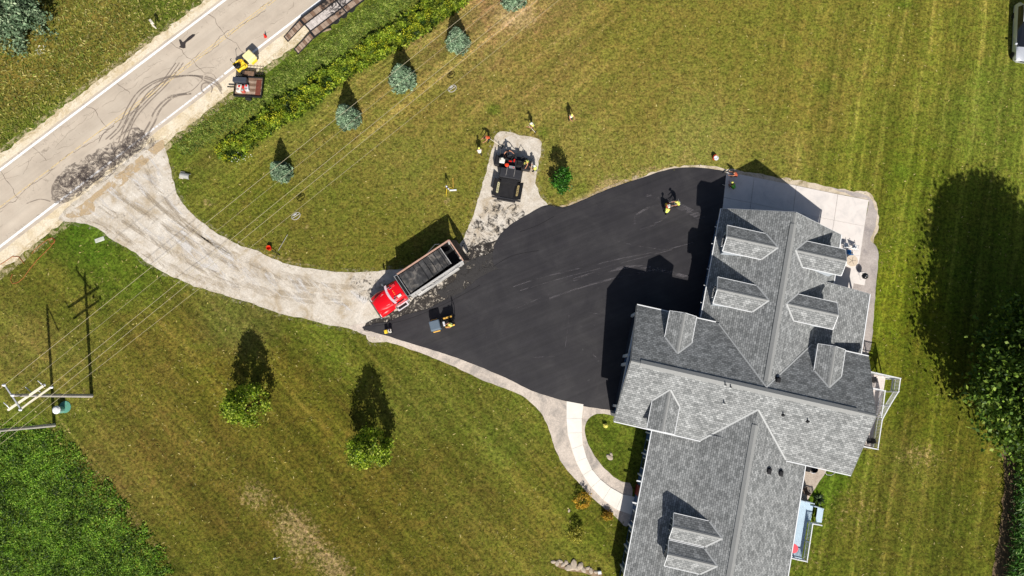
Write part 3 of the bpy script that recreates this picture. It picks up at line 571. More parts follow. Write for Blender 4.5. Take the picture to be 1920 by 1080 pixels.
# dormers
m_dsid=simple('dormer_siding',A_(178,186,194),.7,var=.05)
def dormer(cu,cv,ang,L,hr,he,zbase,hw=1.3,wall_in=.12,win=True):
    """local x points outwards to the dormer's gable; its ridge runs from x=-L to 0"""
    d=MB(); f=-wall_in; zb=zbase
    d.box((-L/2+f/2-.1,0,(he-.1+zb)/2),(L-.4,2*hw-.3,he-.1-zb)); d.add([(f-.08,-hw+.15,he-.1),(f-.08,hw-.15,he-.1),(f-.08,0,hr-.12)],[(0,1,2)])
    o=d.build('dormer',m_dsid,house); o.location=(cu,cv,0); o.rotation_euler=(0,0,ang)
    for s in (1,-1):
        slab('shingle_roof',[(-L-.3,s*hw,he),(0,s*hw,he),(0,0,hr),(-L-.3,0,hr)],m_sh,o,.1)
        fascia((.03,s*hw,he),(.03,0,hr),o,'rake_board',.05,.16,up=-.02)
        fascia((-L*.78,s*(hw+.03),he),(.02,s*(hw+.03),he),o,'eave_board',.06,.12,up=-.01)
    ridge((-L,0,hr),(0,0,hr),.15,(hr-he)/hw,o,'ridge_cap',.02)
    if win:
        wz=(zb+he)/2+.1 if he-zb<2 else he-.75
        fr=MB().box((f+.0,0,wz),(.10,1.15,min(1.1,he-zb-.15))).build('window',m_white,o)
        for s in (-1,1): MB().box((f+.06,s*.27,wz),(.03,.46,min(.9,he-zb-.35))).build('pane',m_glass,fr)
    return o
def dvalley(o,L,lback,hr,he,hw):
    for s in (1,-1):
        a=Vector((-L,0,hr+.05)); b=Vector((-lback,s*hw,he+.05)); mb=MB(); d=(b-a); n=Vector((-d.y,d.x,0)).normalized()*.075
        mb.add([tuple(a-n),tuple(a+n),tuple(b+n),tuple(b-n),tuple(a+Vector((0,0,-.2))),tuple(b+Vector((0,0,-.2)))],[(0,1,2,3),(1,4,5,2),(4,0,3,5)]); mb.build('valley_flashing',m_flash,o)
for v in (13.9,8.62):
    o=dormer(6.9,v,R(180),4.97,6.24,5.57,3.1); dvalley(o,4.97,3.83,6.24,5.57,1.3)
for v in (14.0,8.65):
    o=dormer(18.5,v,0,5.0,6.36,5.70,3.1); dvalley(o,5.0,3.85,6.36,5.70,1.3)
for u in (4.3,18.79):
    o=dormer(u,5.68,R(90),3.95,6.11,5.41,3.8); dvalley(o,3.95,2.62,6.11,5.41,1.28)
o=dormer(4.27,-5.7,R(-90),3.97,6.11,5.43,3.8); dvalley(o,3.97,2.66,6.11,5.43,1.28)
for v in (-13.97,-16.45):
    o=dormer(7.02,v,R(180),4.55,5.57,4.94,3.3,1.15); dvalley(o,4.55,3.33,5.57,4.94,1.15)
# roof penetrations
def onroof(px,py,zf):
    h=5.
    for _ in range(50):
        g=P(px,py,h)-HO; u,v=g.dot(HU),g.dot(HV); h=.5*h+.5*zf(u,v)
    return u,v,h
for px,py,zf in ((1359,722,lambda u,v:7-.52*abs(v)),(1369,726,lambda u,v:7-.52*abs(v)),(1357,756,lambda u,v:7-.52*abs(v)),(1468,778,lambda u,v:7-.52*abs(v)),(1514,790,lambda u,v:7-.52*abs(v))):
    u,v,h=onroof(px,py,zf); vp=MB().tube([(u,v,h-.1),(u,v,h+.45)],.06,10).build('vent_pipe',m_dark,house); MB().lathe([(.17,-.02),(.07,.12)],(u,v,h+.02),12).build('pipe_boot',m_flash if py<765 else m_dark,vp)
for px,py,zf in ((1458,713,lambda u,v:7-.52*abs(v)),(1441,883,lambda u,v:6.1-.51*abs(u-12.65)),(1463,887,lambda u,v:6.1-.51*abs(u-12.65))):
    u,v,h=onroof(px,py,zf); vp=MB().cham((u,v,h+.14),(.36,.42,.34),.05).build('box_vent',m_dark,house); MB().box((u,v,h+.02),(.55,.6,.06)).build('vent_base',m_dark,vp)
# ---------------------------------------------------------------- vegetation
def leaf_mesh(name, C, size, mat, up=.0, asp=1.6, nrm=None, nj=.7, droop=None, long_dir=None):
    """many small pointed leaves (two-triangle blades). C (N,3); size scalar or (N,)"""
    C=np.asarray(C,float); N=len(C); size=np.broadcast_to(np.asarray(size,float),(N,))*rng.uniform(.7,1.3,N)
    n=rng.normal(size=(N,3)); n/=np.linalg.norm(n,axis=1)[:,None]; 
    if nrm is not None: n=n*nj+np.asarray(nrm)
    n[:,2]+=up; n/=np.linalg.norm(n,axis=1)[:,None]
    a=rng.normal(size=(N,3)) if long_dir is None else np.asarray(long_dir)+rng.normal(size=(N,3))*.25
    a-=n*(a*n).sum(1)[:,None]; a/=np.linalg.norm(a,axis=1)[:,None]; b=np.cross(n,a)
    L=size[:,None]*asp/2; W=size[:,None]/2
    V=np.stack([C-a*L,C+b*W-a*L*.1,C+a*L,C-b*W-a*L*.1],1).reshape(-1,3)
    me=bpy.data.meshes.new(name); me.vertices.add(4*N); me.vertices.foreach_set('co',V.ravel()); me.loops.add(4*N); me.loops.foreach_set('vertex_index',np.arange(4*N)); me.polygons.add(N)
    me.polygons.foreach_set('loop_start',np.arange(0,4*N,4)); me.polygons.foreach_set('loop_total',np.full(N,4)); me.update(); me.validate(); me.materials.append(mat); return me
def link(me, name, parent=None):
    o=bpy.data.objects.new(name,me); col.objects.link(o)
    if parent: o.parent=parent
    return o
m_spr=leafmat('blue_spruce_needles',[(0,A_(80,108,80)),(.5,A_(122,150,116)),(.8,A_(154,178,146)),(1,A_(178,196,164))],.7,.12)
m_sprb=leafmat('old_spruce_needles',[(0,A_(76,100,70)),(.5,A_(112,138,104)),(.8,A_(142,166,130)),(1,A_(170,184,148))],.7,.12)
m_bark=simple('bark',A_(92,78,62),.95,var=.3,sc_=3)
def spruce_mesh(h, r, nb, mat, leaf=.13, seed=0, per=26):
    g=np.random.default_rng(seed); C=[];S=[];D=[]
    for i in range(nb):
        t=(i+.5)/nb; z=h*(.04+.94*t**1.15); rr=r*(1-t**1.15)**.82*g.uniform(.82,1.08)+.05; az=i*2.39996+g.uniform(-.2,.2)
        m=max(5,int(per*(rr/r+.15))); k=np.sort(g.uniform(.12,1,m)**.75); d=np.array([math.cos(az),math.sin(az)]); pz=np.array([-d[1],d[0]])
        wd=.34*rr*(1-k*.72)*g.uniform(-1,1,m); xy=(k*rr)[:,None]*d+wd[:,None]*pz
        zz=z+.10*h*(k**2)*.35-abs(wd)*.15+g.normal(0,.03,m); C.append(np.c_[xy,zz]); S.append(np.full(m,leaf)*(1.15-.35*k)); dd=d[None]+pz[None]*(np.sign(wd)*.8)[:,None]; D.append(np.c_[dd,np.full(m,.15)])
    return leaf_mesh('foliage',np.concatenate(C),np.concatenate(S),mat,up=.7,asp=2.4,long_dir=np.concatenate(D))
def spruce(px,py,tipx,tipy,r,mesh,mh,label,rz):
    b=P(px,py); tip=P(tipx,tipy); h=(tip-b).length/SH.length
    o=empty('spruce_tree',(b.x,b.y,0),rz,label,'spruce tree','blue spruces planted in a row under the power lines'); s=h/mh
    f=link(mesh,'crown',o); f.scale=(r/1.4,r/1.4,s)
    MB().tube([(0,0,-.1),(0,0,h*.9)],.09,8,r2=.02).build('trunk',m_bark,o); return o
sm=[spruce_mesh(3.6,1.4,n_,m_spr,lf_,s_,p_) for s_,n_,lf_,p_ in ((3,250,.14,34),(4,330,.15,32),(8,290,.16,30),(9,360,.13,36),(12,270,.16,30))]
spruce(531,326,534,260,1.22,sm[0],3.6,'smallest blue spruce, last of the row nearest the gravel driveway',.3)
spruce(656,226,651,154,1.42,sm[2],3.6,'blue spruce second from the driveway end of the row, beside the yellow weeds',2.1)
spruce(757,154,751,82,1.52,sm[1],3.6,'blue spruce in the middle of the row, upper right of a long dark shadow',4.0)
spruce(859,85,853,18,1.38,sm[3],3.6,'blue spruce second from the top edge, crossed by two power lines',5.2)
spruce(963,5,957,-62,1.4,sm[4],3.6,'blue spruce cut by the top edge of the picture, on a bare tan patch',1.1)
b_=P(40,28); o=empty('large_spruce',(b_.x,b_.y,0),0,'huge old spruce filling the top left corner beyond the road','spruce tree')
def big_spruce():
    g=np.random.default_rng(5); C=[];S=[]
    for i in range(380):
        t=g.uniform(0,1)**1.25; z=.4+11*t; az=g.uniform(0,6.283); rr=4.75*(1-t)**.8*g.uniform(.8,1.05)+.1; m=int(34+80*(rr/4)); k=g.uniform(.05,1,m)**.8; d=np.array([math.cos(az),math.sin(az)]); pz=np.array([-d[1],d[0]])
        lump=.32+.28*g.uniform(); q=g.normal(0,1,(m,3))*np.array([lump,lump,lump*.55])*.75; base=(k*rr)[:,None]*d
        C.append(np.c_[base+q[:,:2]*(.25+.75*k)[:,None],z-.5*k+q[:,2]]); S.append(np.full(m,.17))
    return leaf_mesh('foliage',np.concatenate(C),np.concatenate(S),m_sprb,up=.5,asp=2.0)
link(big_spruce(),'crown',o); MB().tube([(0,0,-.1),(0,0,10)],.28,10,r2=.04).build('trunk',m_bark,o)
m_lf=leafmat('young_tree_leaves',[(0,A_(52,78,14)),(.35,A_(116,146,30)),(.7,A_(176,200,56)),(1,A_(218,226,104))],.55,.45)
m_lfd=leafmat('dark_tree_leaves',[(0,A_(46,72,22)),(.5,A_(88,118,38)),(.85,A_(130,158,56)),(1,A_(172,190,90))],.55,.3)
m_lfd2=leafmat('sunlit_tree_leaves',[(0,A_(50,78,16)),(.5,A_(96,130,30)),(.85,A_(140,172,50)),(1,A_(168,196,80))],.55,.35)
m_lfs=leafmat('small_tree_leaves',[(0,A_(30,70,20)),(.5,A_(56,112,30)),(.9,A_(88,150,44)),(1,A_(120,170,70))],.5,.3)
def crown(nc, per, rfun, z0, z1, leaf, mat, seed, cl=.34, shell=.55, bias=0):
    g=np.random.default_rng(seed); C=[];CC=[]
    while len(CC)<nc:
        z=g.uniform(z0,z1); r=rfun((z-z0)/(z1-z0)); a=g.uniform(0,6.283); k=g.uniform(shell,1)**.6; CC.append((math.cos(a)*r*k,math.sin(a)*r*k,z))
    CC=np.array(CC)
    for c in CC: C.append(c+g.normal(0,cl,(per,3))*np.array([1,1,.7]))
    return leaf_mesh('foliage',np.concatenate(C),leaf,mat,up=.55,asp=1.5),CC
def tree(px,py,h,z0,rfun,nc,per,leaf,mat,seed,label,name='young_tree',cat='tree',group=None,cl=.34,trunk=.07,shell=.5,limbs=14):
    b=P(px,py); o=empty(name,(b.x,b.y,0),0,label,cat,group); me,CC=crown(nc,per,rfun,z0,h,leaf,mat,seed,cl,shell); link(me,'crown',o)
    t=MB(); t.tube([(0,0,-.1),(.03,0,z0),(0,.05,h*.82)],trunk,8,r2=trunk*.25); g=random.Random(seed)
    for c in g.sample(list(map(tuple,CC)),min(limbs,len(CC))): t.tube([(0,0,max(z0*.8,c[2]-.28*h*g.random()-.1*h)),(c[0]*.5,c[1]*.5,c[2]-.04*h),c],trunk*.4,5,r2=trunk*.1)
    t.build('trunk',m_bark,o); return o
egg=lambda r:(lambda t:r*(max(0,math.sin(math.pi*min(1,.16+.84*t)**.85))**.75)*(1-.25*t))
tree(479,759,6.3,.9,egg(2.15),76,95,.15,m_lf,1,'bright green young tree left of the other one, standing in the lower lawn',group='pair of young trees in the lower lawn',cl=.24)
tree(704,838,6.7,.9,egg(2.15),80,95,.15,m_lf,2,'bright green young tree nearer the house, right one of the pair in the lower lawn',group='pair of young trees in the lower lawn',cl=.24)
tree(1052,346,3.1,.3,lambda t:1.2*(1-.45*t),30,75,.14,m_lfs,3,'small sprawling green sapling between the paver and the asphalt edge','sapling',cl=.17,trunk=.04,shell=.3)
tree(1915,728,17.2,2.4,lambda t:7.9*max(0,1-abs((t-.22)/(.80 if t>.22 else .36))**1.9)**.62,190,320,.28,m_lfd,4,'large dark shade tree at the right edge whose shadow covers the lawn','shade_tree',cl=.95,trunk=.32,shell=.3,limbs=60)
tree(1950,800,8,1.0,egg(3.9),120,110,.22,m_lfd2,6,'lower bright green tree in front of the shade tree at the right edge','broadleaf_tree',cl=.5,trunk=.14,limbs=20)
m_gold=leafmat('golden_leaves',[(0,A_(130,96,20)),(.4,A_(196,150,36)),(.8,A_(226,186,70)),(1,A_(150,150,50))],.6,.25)
m_gold2=leafmat('yellow_green_leaves',[(0,A_(110,112,26)),(.5,A_(172,168,54)),(1,A_(214,206,100))],.6,.25)
def shrub(px,py,r,h,mat,seed,label,name='golden_shrub',group='low golden shrubs beside the walkway'):
    b=P(px,py); o=empty(name,(b.x,b.y,0),0,label,'shrub',group); me,CC=crown(30,26,lambda t:r*(1-.35*t*t),.12,h,.09,mat,seed,.12,.3); link(me,'foliage',o)
    t=MB()
    for c in CC[:8]: t.tube([(0,0,-.05),tuple(c*.9)],.015,4)
    t.build('stem',m_bark,o)
shrub(1092,938,.82,1.15,m_gold,1,'largest orange-gold shrub just below the curve of the walkway'); shrub(1138,965,.42,.8,m_gold,2,'smallest golden shrub, nearest the porch end of the walkway'); shrub(1081,1001,.8,1.15,m_gold2,3,'duller yellow-green shrub, farthest from the walkway')
b_=P(1537,936,.3); o=empty('yucca_plant',(b_.x,b_.y,0),0,'dark spiky plant at the corner of the blue deck','plant')
y=MB()
for i in range(46):
    a=i*2.4; el=.25+.9*random.random(); L=random.uniform(.55,.95); d=Vector((math.cos(a)*math.cos(el),math.sin(a)*math.cos(el),math.sin(el))); n=Vector((-math.sin(a),math.cos(a),0))*.035
    y.add([tuple(-n),tuple(n),tuple(d*L*.6+n*1.3),tuple(d*L*.6-n*1.3),tuple(d*L+Vector((0,0,-.12)))],[(0,1,2,3),(3,2,4)])
y.build('leaves',leafmat('yucca_leaf',[(0,A_(18,30,18)),(.6,A_(36,52,30)),(1,A_(110,130,90))],.4,.1),o,fix=False)
def inpoly(pts,x,y):
    ins=np.zeros(len(x),bool); n=len(pts)
    for i in range(n):
        a,b=pts[i],pts[(i+1)%n]; c=((a.y>y)!=(b.y>y))&(x<(b.x-a.x)*(y-a.y)/((b.y-a.y) or 1e-9)+a.x); ins^=c
    return ins
def scatter(poly,n,seed):
    pts=px2w(poly); g=np.random.default_rng(seed); x0,x1=min(p.x for p in pts),max(p.x for p in pts); y0,y1=min(p.y for p in pts),max(p.y for p in pts); X=[];Y=[]
    while sum(map(len,X))<n:
        x=g.uniform(x0,x1,n); y=g.uniform(y0,y1,n); k=inpoly(pts,x,y); X.append(x[k]); Y.append(y[k])
    return np.concatenate(X)[:n],np.concatenate(Y)[:n],g
def pn(x,y,s,seed):
    return np.array([mnoise.noise(Vector((a*s,b*s,seed))) for a,b in zip(x,y)])
def weeds(name,poly,n,mat,size,hmax,seed,label=None,clump=.8,asp=2.2,up=.35,thr=-1,hmin=.05,jit=.22):
    x,y,g=scatter(poly,n,seed); x=x+g.normal(0,jit,len(x)); y=y+g.normal(0,jit,len(y)); c=pn(x,y,clump,seed+.5); k=c>thr; x,y,c=x[k],y[k],c[k]
    h=np.clip(hmin+(hmax-hmin)*(c*.9+.45)*g.uniform(.5,1,len(x)),.02,None)
    o=link(leaf_mesh(name,np.c_[x,y,h],size,mat,up=up,asp=asp),name); return tag(o,label,'vegetation' if label else None,kind='stuff')
m_weed=leafmat('ditch_weed',[(0,A_(78,104,20)),(.4,A_(122,146,36)),(.8,A_(160,180,52)),(1,A_(190,200,80))],.6,.35)
m_yel_f=leafmat('goldenrod_flower',[(0,A_(128,148,24)),(.6,A_(178,184,34)),(1,A_(220,214,66))],.6,.3)
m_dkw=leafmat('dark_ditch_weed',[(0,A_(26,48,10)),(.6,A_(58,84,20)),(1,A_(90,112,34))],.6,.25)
DITCH=[(412,288),(420,270),(445,256),(480,232),(520,196),(560,172),(600,140),(650,112),(690,82),(735,52),(790,10),(820,-20),(905,-30),(868,12),(830,36),(800,60),(760,84),(700,116),(660,140),(620,172),(585,200),(540,226),(500,252),(470,276),(450,296),(425,302)]
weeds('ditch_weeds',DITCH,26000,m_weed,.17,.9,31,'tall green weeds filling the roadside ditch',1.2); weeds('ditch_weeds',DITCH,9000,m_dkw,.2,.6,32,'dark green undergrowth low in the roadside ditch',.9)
weeds('goldenrod',DITCH,9500,m_yel_f,.10,1.0,33,'yellow flowering goldenrod among the ditch weeds',1.5,1.4,.6,thr=.06)
weeds('goldenrod',[(412,286),(420,266),(450,258),(470,262),(466,282),(444,298),(424,300)],1800,m_yel_f,.13,1.1,34,'yellow flower clump at the driveway end of the ditch',.9,1.3,.6,thr=-.1)
wf=leafmat('white_flower',[(0,A_(240,240,228)),(1,A_(250,250,244))],.6,.2)
for poly,sd_ in (([(434,296),(460,286),(472,294),(450,312),(436,312)],35),([(70,94),(86,88),(86,102),(74,104)],36)): 
    weeds('white_flowers',poly,40,wf,.08,.5,sd_,'small white wild flowers in the rough grass',2,1.1,1.2,hmin=.3)
MEAD=[(-60,835),(20,815),(70,818),(105,822),(140,862),(180,905),(220,960),(262,1010),(300,1075),(330,1130),(-60,1130)]
m_mead=leafmat('meadow_leaf',[(0,A_(58,92,16)),(.45,A_(96,136,32)),(.85,A_(138,178,50)),(1,A_(186,208,96))],.6,.4)
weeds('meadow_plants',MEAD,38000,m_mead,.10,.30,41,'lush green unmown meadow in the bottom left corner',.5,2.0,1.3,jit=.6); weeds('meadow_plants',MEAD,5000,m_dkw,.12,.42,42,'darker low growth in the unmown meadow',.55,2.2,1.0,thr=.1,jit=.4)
weeds('meadow_fringe',[(0,800),(70,800),(120,815),(165,862),(205,902),(248,955),(290,1005),(330,1075),(350,1110),(300,1110),(262,1010),(220,960),(180,905),(140,862),(105,822),(20,815)],2600,m_mead,.11,.12,45,'thin fringe of taller plants between lawn and meadow',.8,2.6,1.0,thr=-.05)
VERGE=[(-80,330),(0,280),(100,205),(200,128),(300,58),(382,-6),(420,-60),(-80,-60)]
m_rough=leafmat('rough_grass',[(0,A_(96,114,38)),(.4,A_(130,138,54)),(.75,A_(160,156,78)),(1,A_(200,188,120))],.8,.3)
weeds('rough_grass',VERGE,9000,m_rough,.12,.12,43,'rough unmown verge grass beyond the road',.7,3.0,1.5)
DGR=[(322,270),(420,200),(500,146),(560,106),(610,72),(690,12),(770,-50),(830,-40),(770,10),(680,74),(600,126),(500,196),(420,250),(350,292)]
weeds('ditch_grass',DGR,7000,leafmat('ditch_grass_blade',[(0,A_(84,110,34)),(.5,A_(118,138,50)),(1,A_(160,168,86))],.8,.3),.11,.10,44,'short green grass on the ditch slope beside the shoulder',.9,3.0,1.2)
m_turf=leafmat('turf_blade',[(0,A_(96,104,34)),(.4,A_(130,128,56)),(.8,A_(168,156,88)),(1,A_(206,190,128))],.85,.2)
LAWNS=[[(300,280),(340,390),(480,476),(700,512),(850,470),(905,330),(935,245),(1020,262),(1010,350),(1060,388),(1290,312),(1650,370),(1650,800),(1540,900),(1480,1130),(1870,1130),(1900,820),(1990,500),(1990,-60),(880,-60),(640,160),(440,300)],
 [(-60,560),(130,425),(300,515),(500,585),(680,628),(850,692),(1000,765),(1030,850),(1080,905),(1180,975),(1160,1130),(320,1130),(140,850),(60,812),(-60,820)]]
for i,(Lp,n_) in enumerate(zip(LAWNS,(4000,2400))): weeds('lawn_blades',Lp,n_,m_turf,.09,.04,50+i,None,1.3,3.4,1.6,hmin=.02)
CORN=[(1893,832),(1888,900),(1878,1000),(1872,1130),(2000,1130),(2000,832)]
m_corn=leafmat('corn_leaf',[(0,A_(36,78,16)),(.6,A_(72,120,34)),(.9,A_(120,160,70)),(1,A_(196,200,140))],.5,.3)
def corn():
    a,b=P(1897,832),P(1872,1130); d=(b-a).normalized(); n=Vector((-d.y,d.x)); 
    if n.x<0: n=-n
    m=MB(); g=random.Random(3); s0=-6
    for row in range(9):
        s=0.0
        while s<24:
            q=a+d*(s+g.uniform(-.05,.05))+n*(.35+row*.6+g.uniform(-.06,.06)); s+=.24; h=g.uniform(1.7,2.3)
            for k in range(9):
                az=g.uniform(0,6.28); z=h*(.25+.085*k); L=g.uniform(.5,.85); c,si=math.cos(az),math.sin(az); w_=.05
                m.add([(q.x-si*w_*.5,q.y+c*w_*.5,z),(q.x+si*w_*.5,q.y-c*w_*.5,z),(q.x+c*L*.55+si*w_,q.y+si*L*.55-c*w_,z+.28),(q.x+c*L*.55-si*w_,q.y+si*L*.55+c*w_,z+.28),(q.x+c*L,q.y+si*L,z+.05)],[(0,1,2,3),(3,2,4)])
    return tag(m.build('corn_field',m_corn,fix=False),'dense rows of tall green corn along the right edge','crop',kind='stuff')
corn()
soil=sheet('soil',px2w([(1893,820),(1884,900),(1874,1000),(1866,1150),(2020,1150),(2020,820)]),.006,simple('field_soil',A_(110,92,70),.95,var=.3,sc_=2),.2,.4,60)
sheet('soil',px2w([(1040,1056),(1062,1054),(1100,1064),(1130,1074),(1128,1084),(1090,1074),(1050,1066)]),.008,simple('bed_soil',A_(150,128,104),.95,var=.3,sc_=2),.1,.3,61)
# ---------------------------------------------------------------- stones
def rock_mesh(seed):
    bm=bmesh.new(); bmesh.ops.create_icosphere(bm,subdivisions=2,radius=.5)
    for v in bm.verts:
        v.co*=1+.35*mnoise.noise(v.co*1.7+Vector((seed,0,0)))+.12*mnoise.noise(v.co*5+Vector((seed,3,0))); v.co.z*=.5; v.co.x*=1.2
    me=bpy.data.meshes.new('stone'); bm.to_mesh(me); bm.free(); return me
m_stone=simple('field_stone',A_(184,170,152),.9,var=.25,sc_=3); rocks=[rock_mesh(s) for s in (1,5,9)]
for r in rocks: r.materials.append(m_stone)
def stone(px,py,s,label,group=None,k=0,name='stone'):
    q=P(px,py,.1); o=bpy.data.objects.new(name,rocks[k%3]); col.objects.link(o); o.location=(q.x,q.y,.08*s); o.scale=(s,s*.75,s*.7); o.rotation_euler=(0,0,k*1.3); return tag(o,label,'stone',group)
GR='stones edging the bed near the bottom of the picture'
SL=[(1038,1054,.45),(1045,1057,.5),(1051,1053,.4),(1056,1059,.5),(1062,1055,.45),(1068,1064,.8),(1076,1058,.9),(1082,1066,.6),(1088,1062,.7),(1094,1069,.6),(1102,1066,.4),(1108,1071,.5),(1117,1073,.4)]
LB=['small pale stone at the left tip of the stone edging','pale stone second from the left tip of the edging','little pale stone on the upper side near the left tip','pale stone where the edging bends','light stone just left of the two big stones','wide flat stone left of the biggest one','biggest flat stone in the middle of the edging','low stone below the biggest flat stone','large stone right of the biggest one','medium stone right of centre in the edging','small stone on the upper side near the white block','low stone near the right end of the edging','last small stone beside the white block']
for i,((a,b,s),l) in enumerate(zip(SL,LB)): stone(a,b,s,l,GR,i)
tag(MB().cham((0,0,.15),(.35,.3,.3),.03,.1).build('white_block',m_white,loc=(*P(1124,1073,.1),0)),'small white block at the right end of the stone edging','block')
stone(1143,858,.62,'brown stone in the grass island inside the walkway curve',None,2); stone(1146,852,.35,'dark stump-like stone touching the brown stone in the grass island',None,4)
stone(1067,958,.3,'small grey stone in the lawn left of the golden shrub',None,1)
tag(MB().cham((0,0,.02),(1.0,.45,.1),.03).build('culvert_stone',simple('pale_stone2',A_(200,202,190),.9,var=.2,sc_=3),loc=(*P(186,449,.1),.0)),'pale flat stone in the grass left of the driveway mouth','stone').rotation_euler=(0,0,.35)
cu=empty('culvert_end',(*P(348,330),0),-.2,'grey end of a culvert pipe in the grass right of the driveway mouth','culvert')
MB().lathe([(.32,-.5),(.32,.5),(.27,.5),(.27,-.45)],(0,0,.05),14,'X').build('pipe',simple('galvanised',A_(190,190,186),.5,.4),cu); MB().cham((-.35,0,.1),(.5,.8,.16),.04).build('apron',simple('apron_conc',A_(190,184,172),.9),cu)
# ---------------------------------------------------------------- poles and wires
m_pole=simple('weathered_pole',A_(196,190,184),.85,var=.2,sc_=2); m_arm=simple('bleached_crossarm',A_(240,232,214),.8,var=.08); m_steel=simple('galvanised_steel',A_(205,206,210),.4,.3); m_wire=simple('wire_metal',A_(190,178,148),.6,var=.02); m_ins=simple('porcelain',A_(222,222,228),.25)
def L3(px,py,h): q=P(px,py,h); return Vector((q.x,q.y,h))
def pole(name,base,top,label):
    b=L3(*base,0); t=L3(*top) ; o=empty(name,b,0,label,'utility pole'); MB().tube([(0,0,-.2),(t-b)*.5,t-b],.19,12,r2=.13).build('shaft',m_pole,o); return o,b,t
p1,b1,t1=pole('utility_pole',(172,742),(25,741,10.9),'tall wooden utility pole with two bleached crossarms, leaning left in view')
def arm(o,b,a,c,r=.085,name='crossarm',mat=m_arm):
    a=L3(*a)-b; c=L3(*c)-b; m=(a+c)/2; d=c-a; return MB().box(m,(d.length,r*2,r*2),rz=math.atan2(d.y,d.x),ry=-math.asin(d.z/d.length)).build(name,mat,o)
arm(p1,b1,(15,769,9.1),(82,723,9.1)); arm(p1,b1,(41,765,7.9),(97,725,7.9),.07); arm(p1,b1,(9,722,10.7),(40,768,10.7),.055,'top_bracket',m_steel)
for a in ((9,722,10.75),(25,741,10.95),(40,768,10.75),(98,726,8.05),(84,722,8.0)):
    q=L3(*a)-b1; MB().lathe([(.05,0),(.13,.06),(.07,.1),(.12,.16),(.06,.2),(.09,.26),(.03,.32)],q,10).build('insulator',m_ins,p1)
for a in ((13,760,9.0),(54,731,9.0),(77,719,9.0)):
    q=L3(*a)-b1; MB().tube([q+Vector((-.25,.25,.1)),q,q+Vector((.15,-.25,-.15))],.05,6).build('fuse_cutout',m_steel,p1)
MB().tube([L3(76,735,8.2)-b1,L3(70,732,8.4)-b1,L3(66,735,8.9)-b1],.03,5).build('jumper_wire',m_steel,p1)
g2=P(88,572); T2=Vector((g2.x-11*SH.x,g2.y-11*SH.y,11)); B2=L3(102,797,0)
p2=empty('utility_pole',B2,0,'second wooden pole at the left edge, running out of the picture','utility pole'); MB().tube([(0,0,-.2),(T2-B2)*.5,T2-B2],.18,12,r2=.12).build('shaft',m_pole,p2)
g3=P(111,622); q3=Vector((g3.x-8.6*SH.x,g3.y-8.6*SH.y,8.6))-B2; MB().tube([T2-B2,q3],.06,6).build('crossarm',m_arm,p2)
def wire(a,c,label,r=.015,group='power lines crossing the lawn',sag=.6):
    a=L3(*a); c=L3(*c); pts=[]
    for i in range(25): t=i/24; q=a.lerp(c,t); q.z-=0*sag*4*t*(1-t); pts.append(q)
    return tag(MB().tube(pts,r,5).build('power_line',m_wire),label,'power line',group)
wire((-60,777,10.8),(1000,-75,10.8),'uppermost power line, passing over the tips of the blue spruces')
wire((25,741,10.6),(1010,-55,10.6),'thin second power line between the two upper ones',.009)
wire((-60,850,8.3),(1040,-45,8.3),'third power line from the top, attached to the crossarm tip')
wire((-60,868,8.2),(1040,-27,8.2),'fourth power line, close below the third one')
wire((-60,880,5.5),(375,540,4.2),'lowest grey cable left of the gravel driveway',.013); wire((375,540,4.2),(1060,-10,4.0),'lowest grey cable with two storage loops over the lawn',.012)
m_grey=simple('cable_hardware',A_(176,172,166),.5)
for (a,b),l in (((555,405),'grey cable storage loop on the lowest line, above the driveway bend'),((848,166),'grey cable storage loop on the lowest line, right of the blue spruces')):
    q=P(a,b,2.4); o=empty('cable_loop',(q.x,q.y,2.4),.6,l,'cable loop','cable storage loops on the lowest line')
    MB().tube([(.48*math.cos(t/16*6.2832),.33*math.sin(t/16*6.2832),.03*math.sin(t)) for t in range(17)],.04,5).build('loop',m_grey,o); MB().tube([(-.45,0,0),(.45,0,.02)],.04,5).build('cross_bar',m_grey,o); MB().cham((0,.2,0),(.4,.1,.1),.02).build('clamp',m_steel,o)
q=P(116,768); o=empty('transformer_pedestal',(q.x,q.y,0),.2,'small pale green pedestal with a white lid beside the second pole','utility box')
MB().lathe([(.36,0),(.36,.75),(.30,.82)],(0,0,0),12).build('housing',simple('pale_green',A_(130,178,166),.6),o); MB().lathe([(.42,.80),(.42,.86),(.25,1.02),(.03,1.06)],(0,0,0),12).build('lid',m_white,o)
MB().lathe([(.62,0),(.6,.05)],(.35,.2,0),14).build('ground_sleeve',simple('green_pad',A_(96,156,136),.8),o)
# ---------------------------------------------------------------- small things by the road
q=P(293,53); o=empty('mailbox',(q.x,q.y,0),0,'white mailbox on a post beyond the far shoulder of the road','mailbox')
MB().box((0,0,.55),(.12,.12,1.1)).build('post',m_arm,o); MB().side([(-.38,1.1),(.3,1.1),(.3,1.24),(.2,1.34),(-.28,1.34),(-.38,1.24)],-.0,.24).build('box',simple('mailbox_cream',A_(214,206,192),.6),o).rotation_euler=(0,0,R(-52)); MB().box((.35,-.45,1.2),(.28,.12,.12),rz=R(-35)).build('flag',m_arm,o)
m_rag=simple('torn_rubber',A_(62,56,56),.8,var=.3)
q=P(340,80); o=MB().prism([(p-q)[:] for p in px2w([(336,75),(339,75),(343,80),(346,78),(354,70),(361,65),(366,65),(365,68),(356,75),(349,80),(348,83),(348,90),(344,91),(336,89),(339,86)])],.02,.07).build('torn_rubber_scrap',m_rag,loc=(q.x,q.y,0)); tag(o,'black torn scrap of rubber lying in the far lane of the road','scrap')
m_or=simple('safety_orange',A_(236,70,36),.5,var=.05); m_red=simple('bright_red',A_(214,40,30),.5,var=.05)
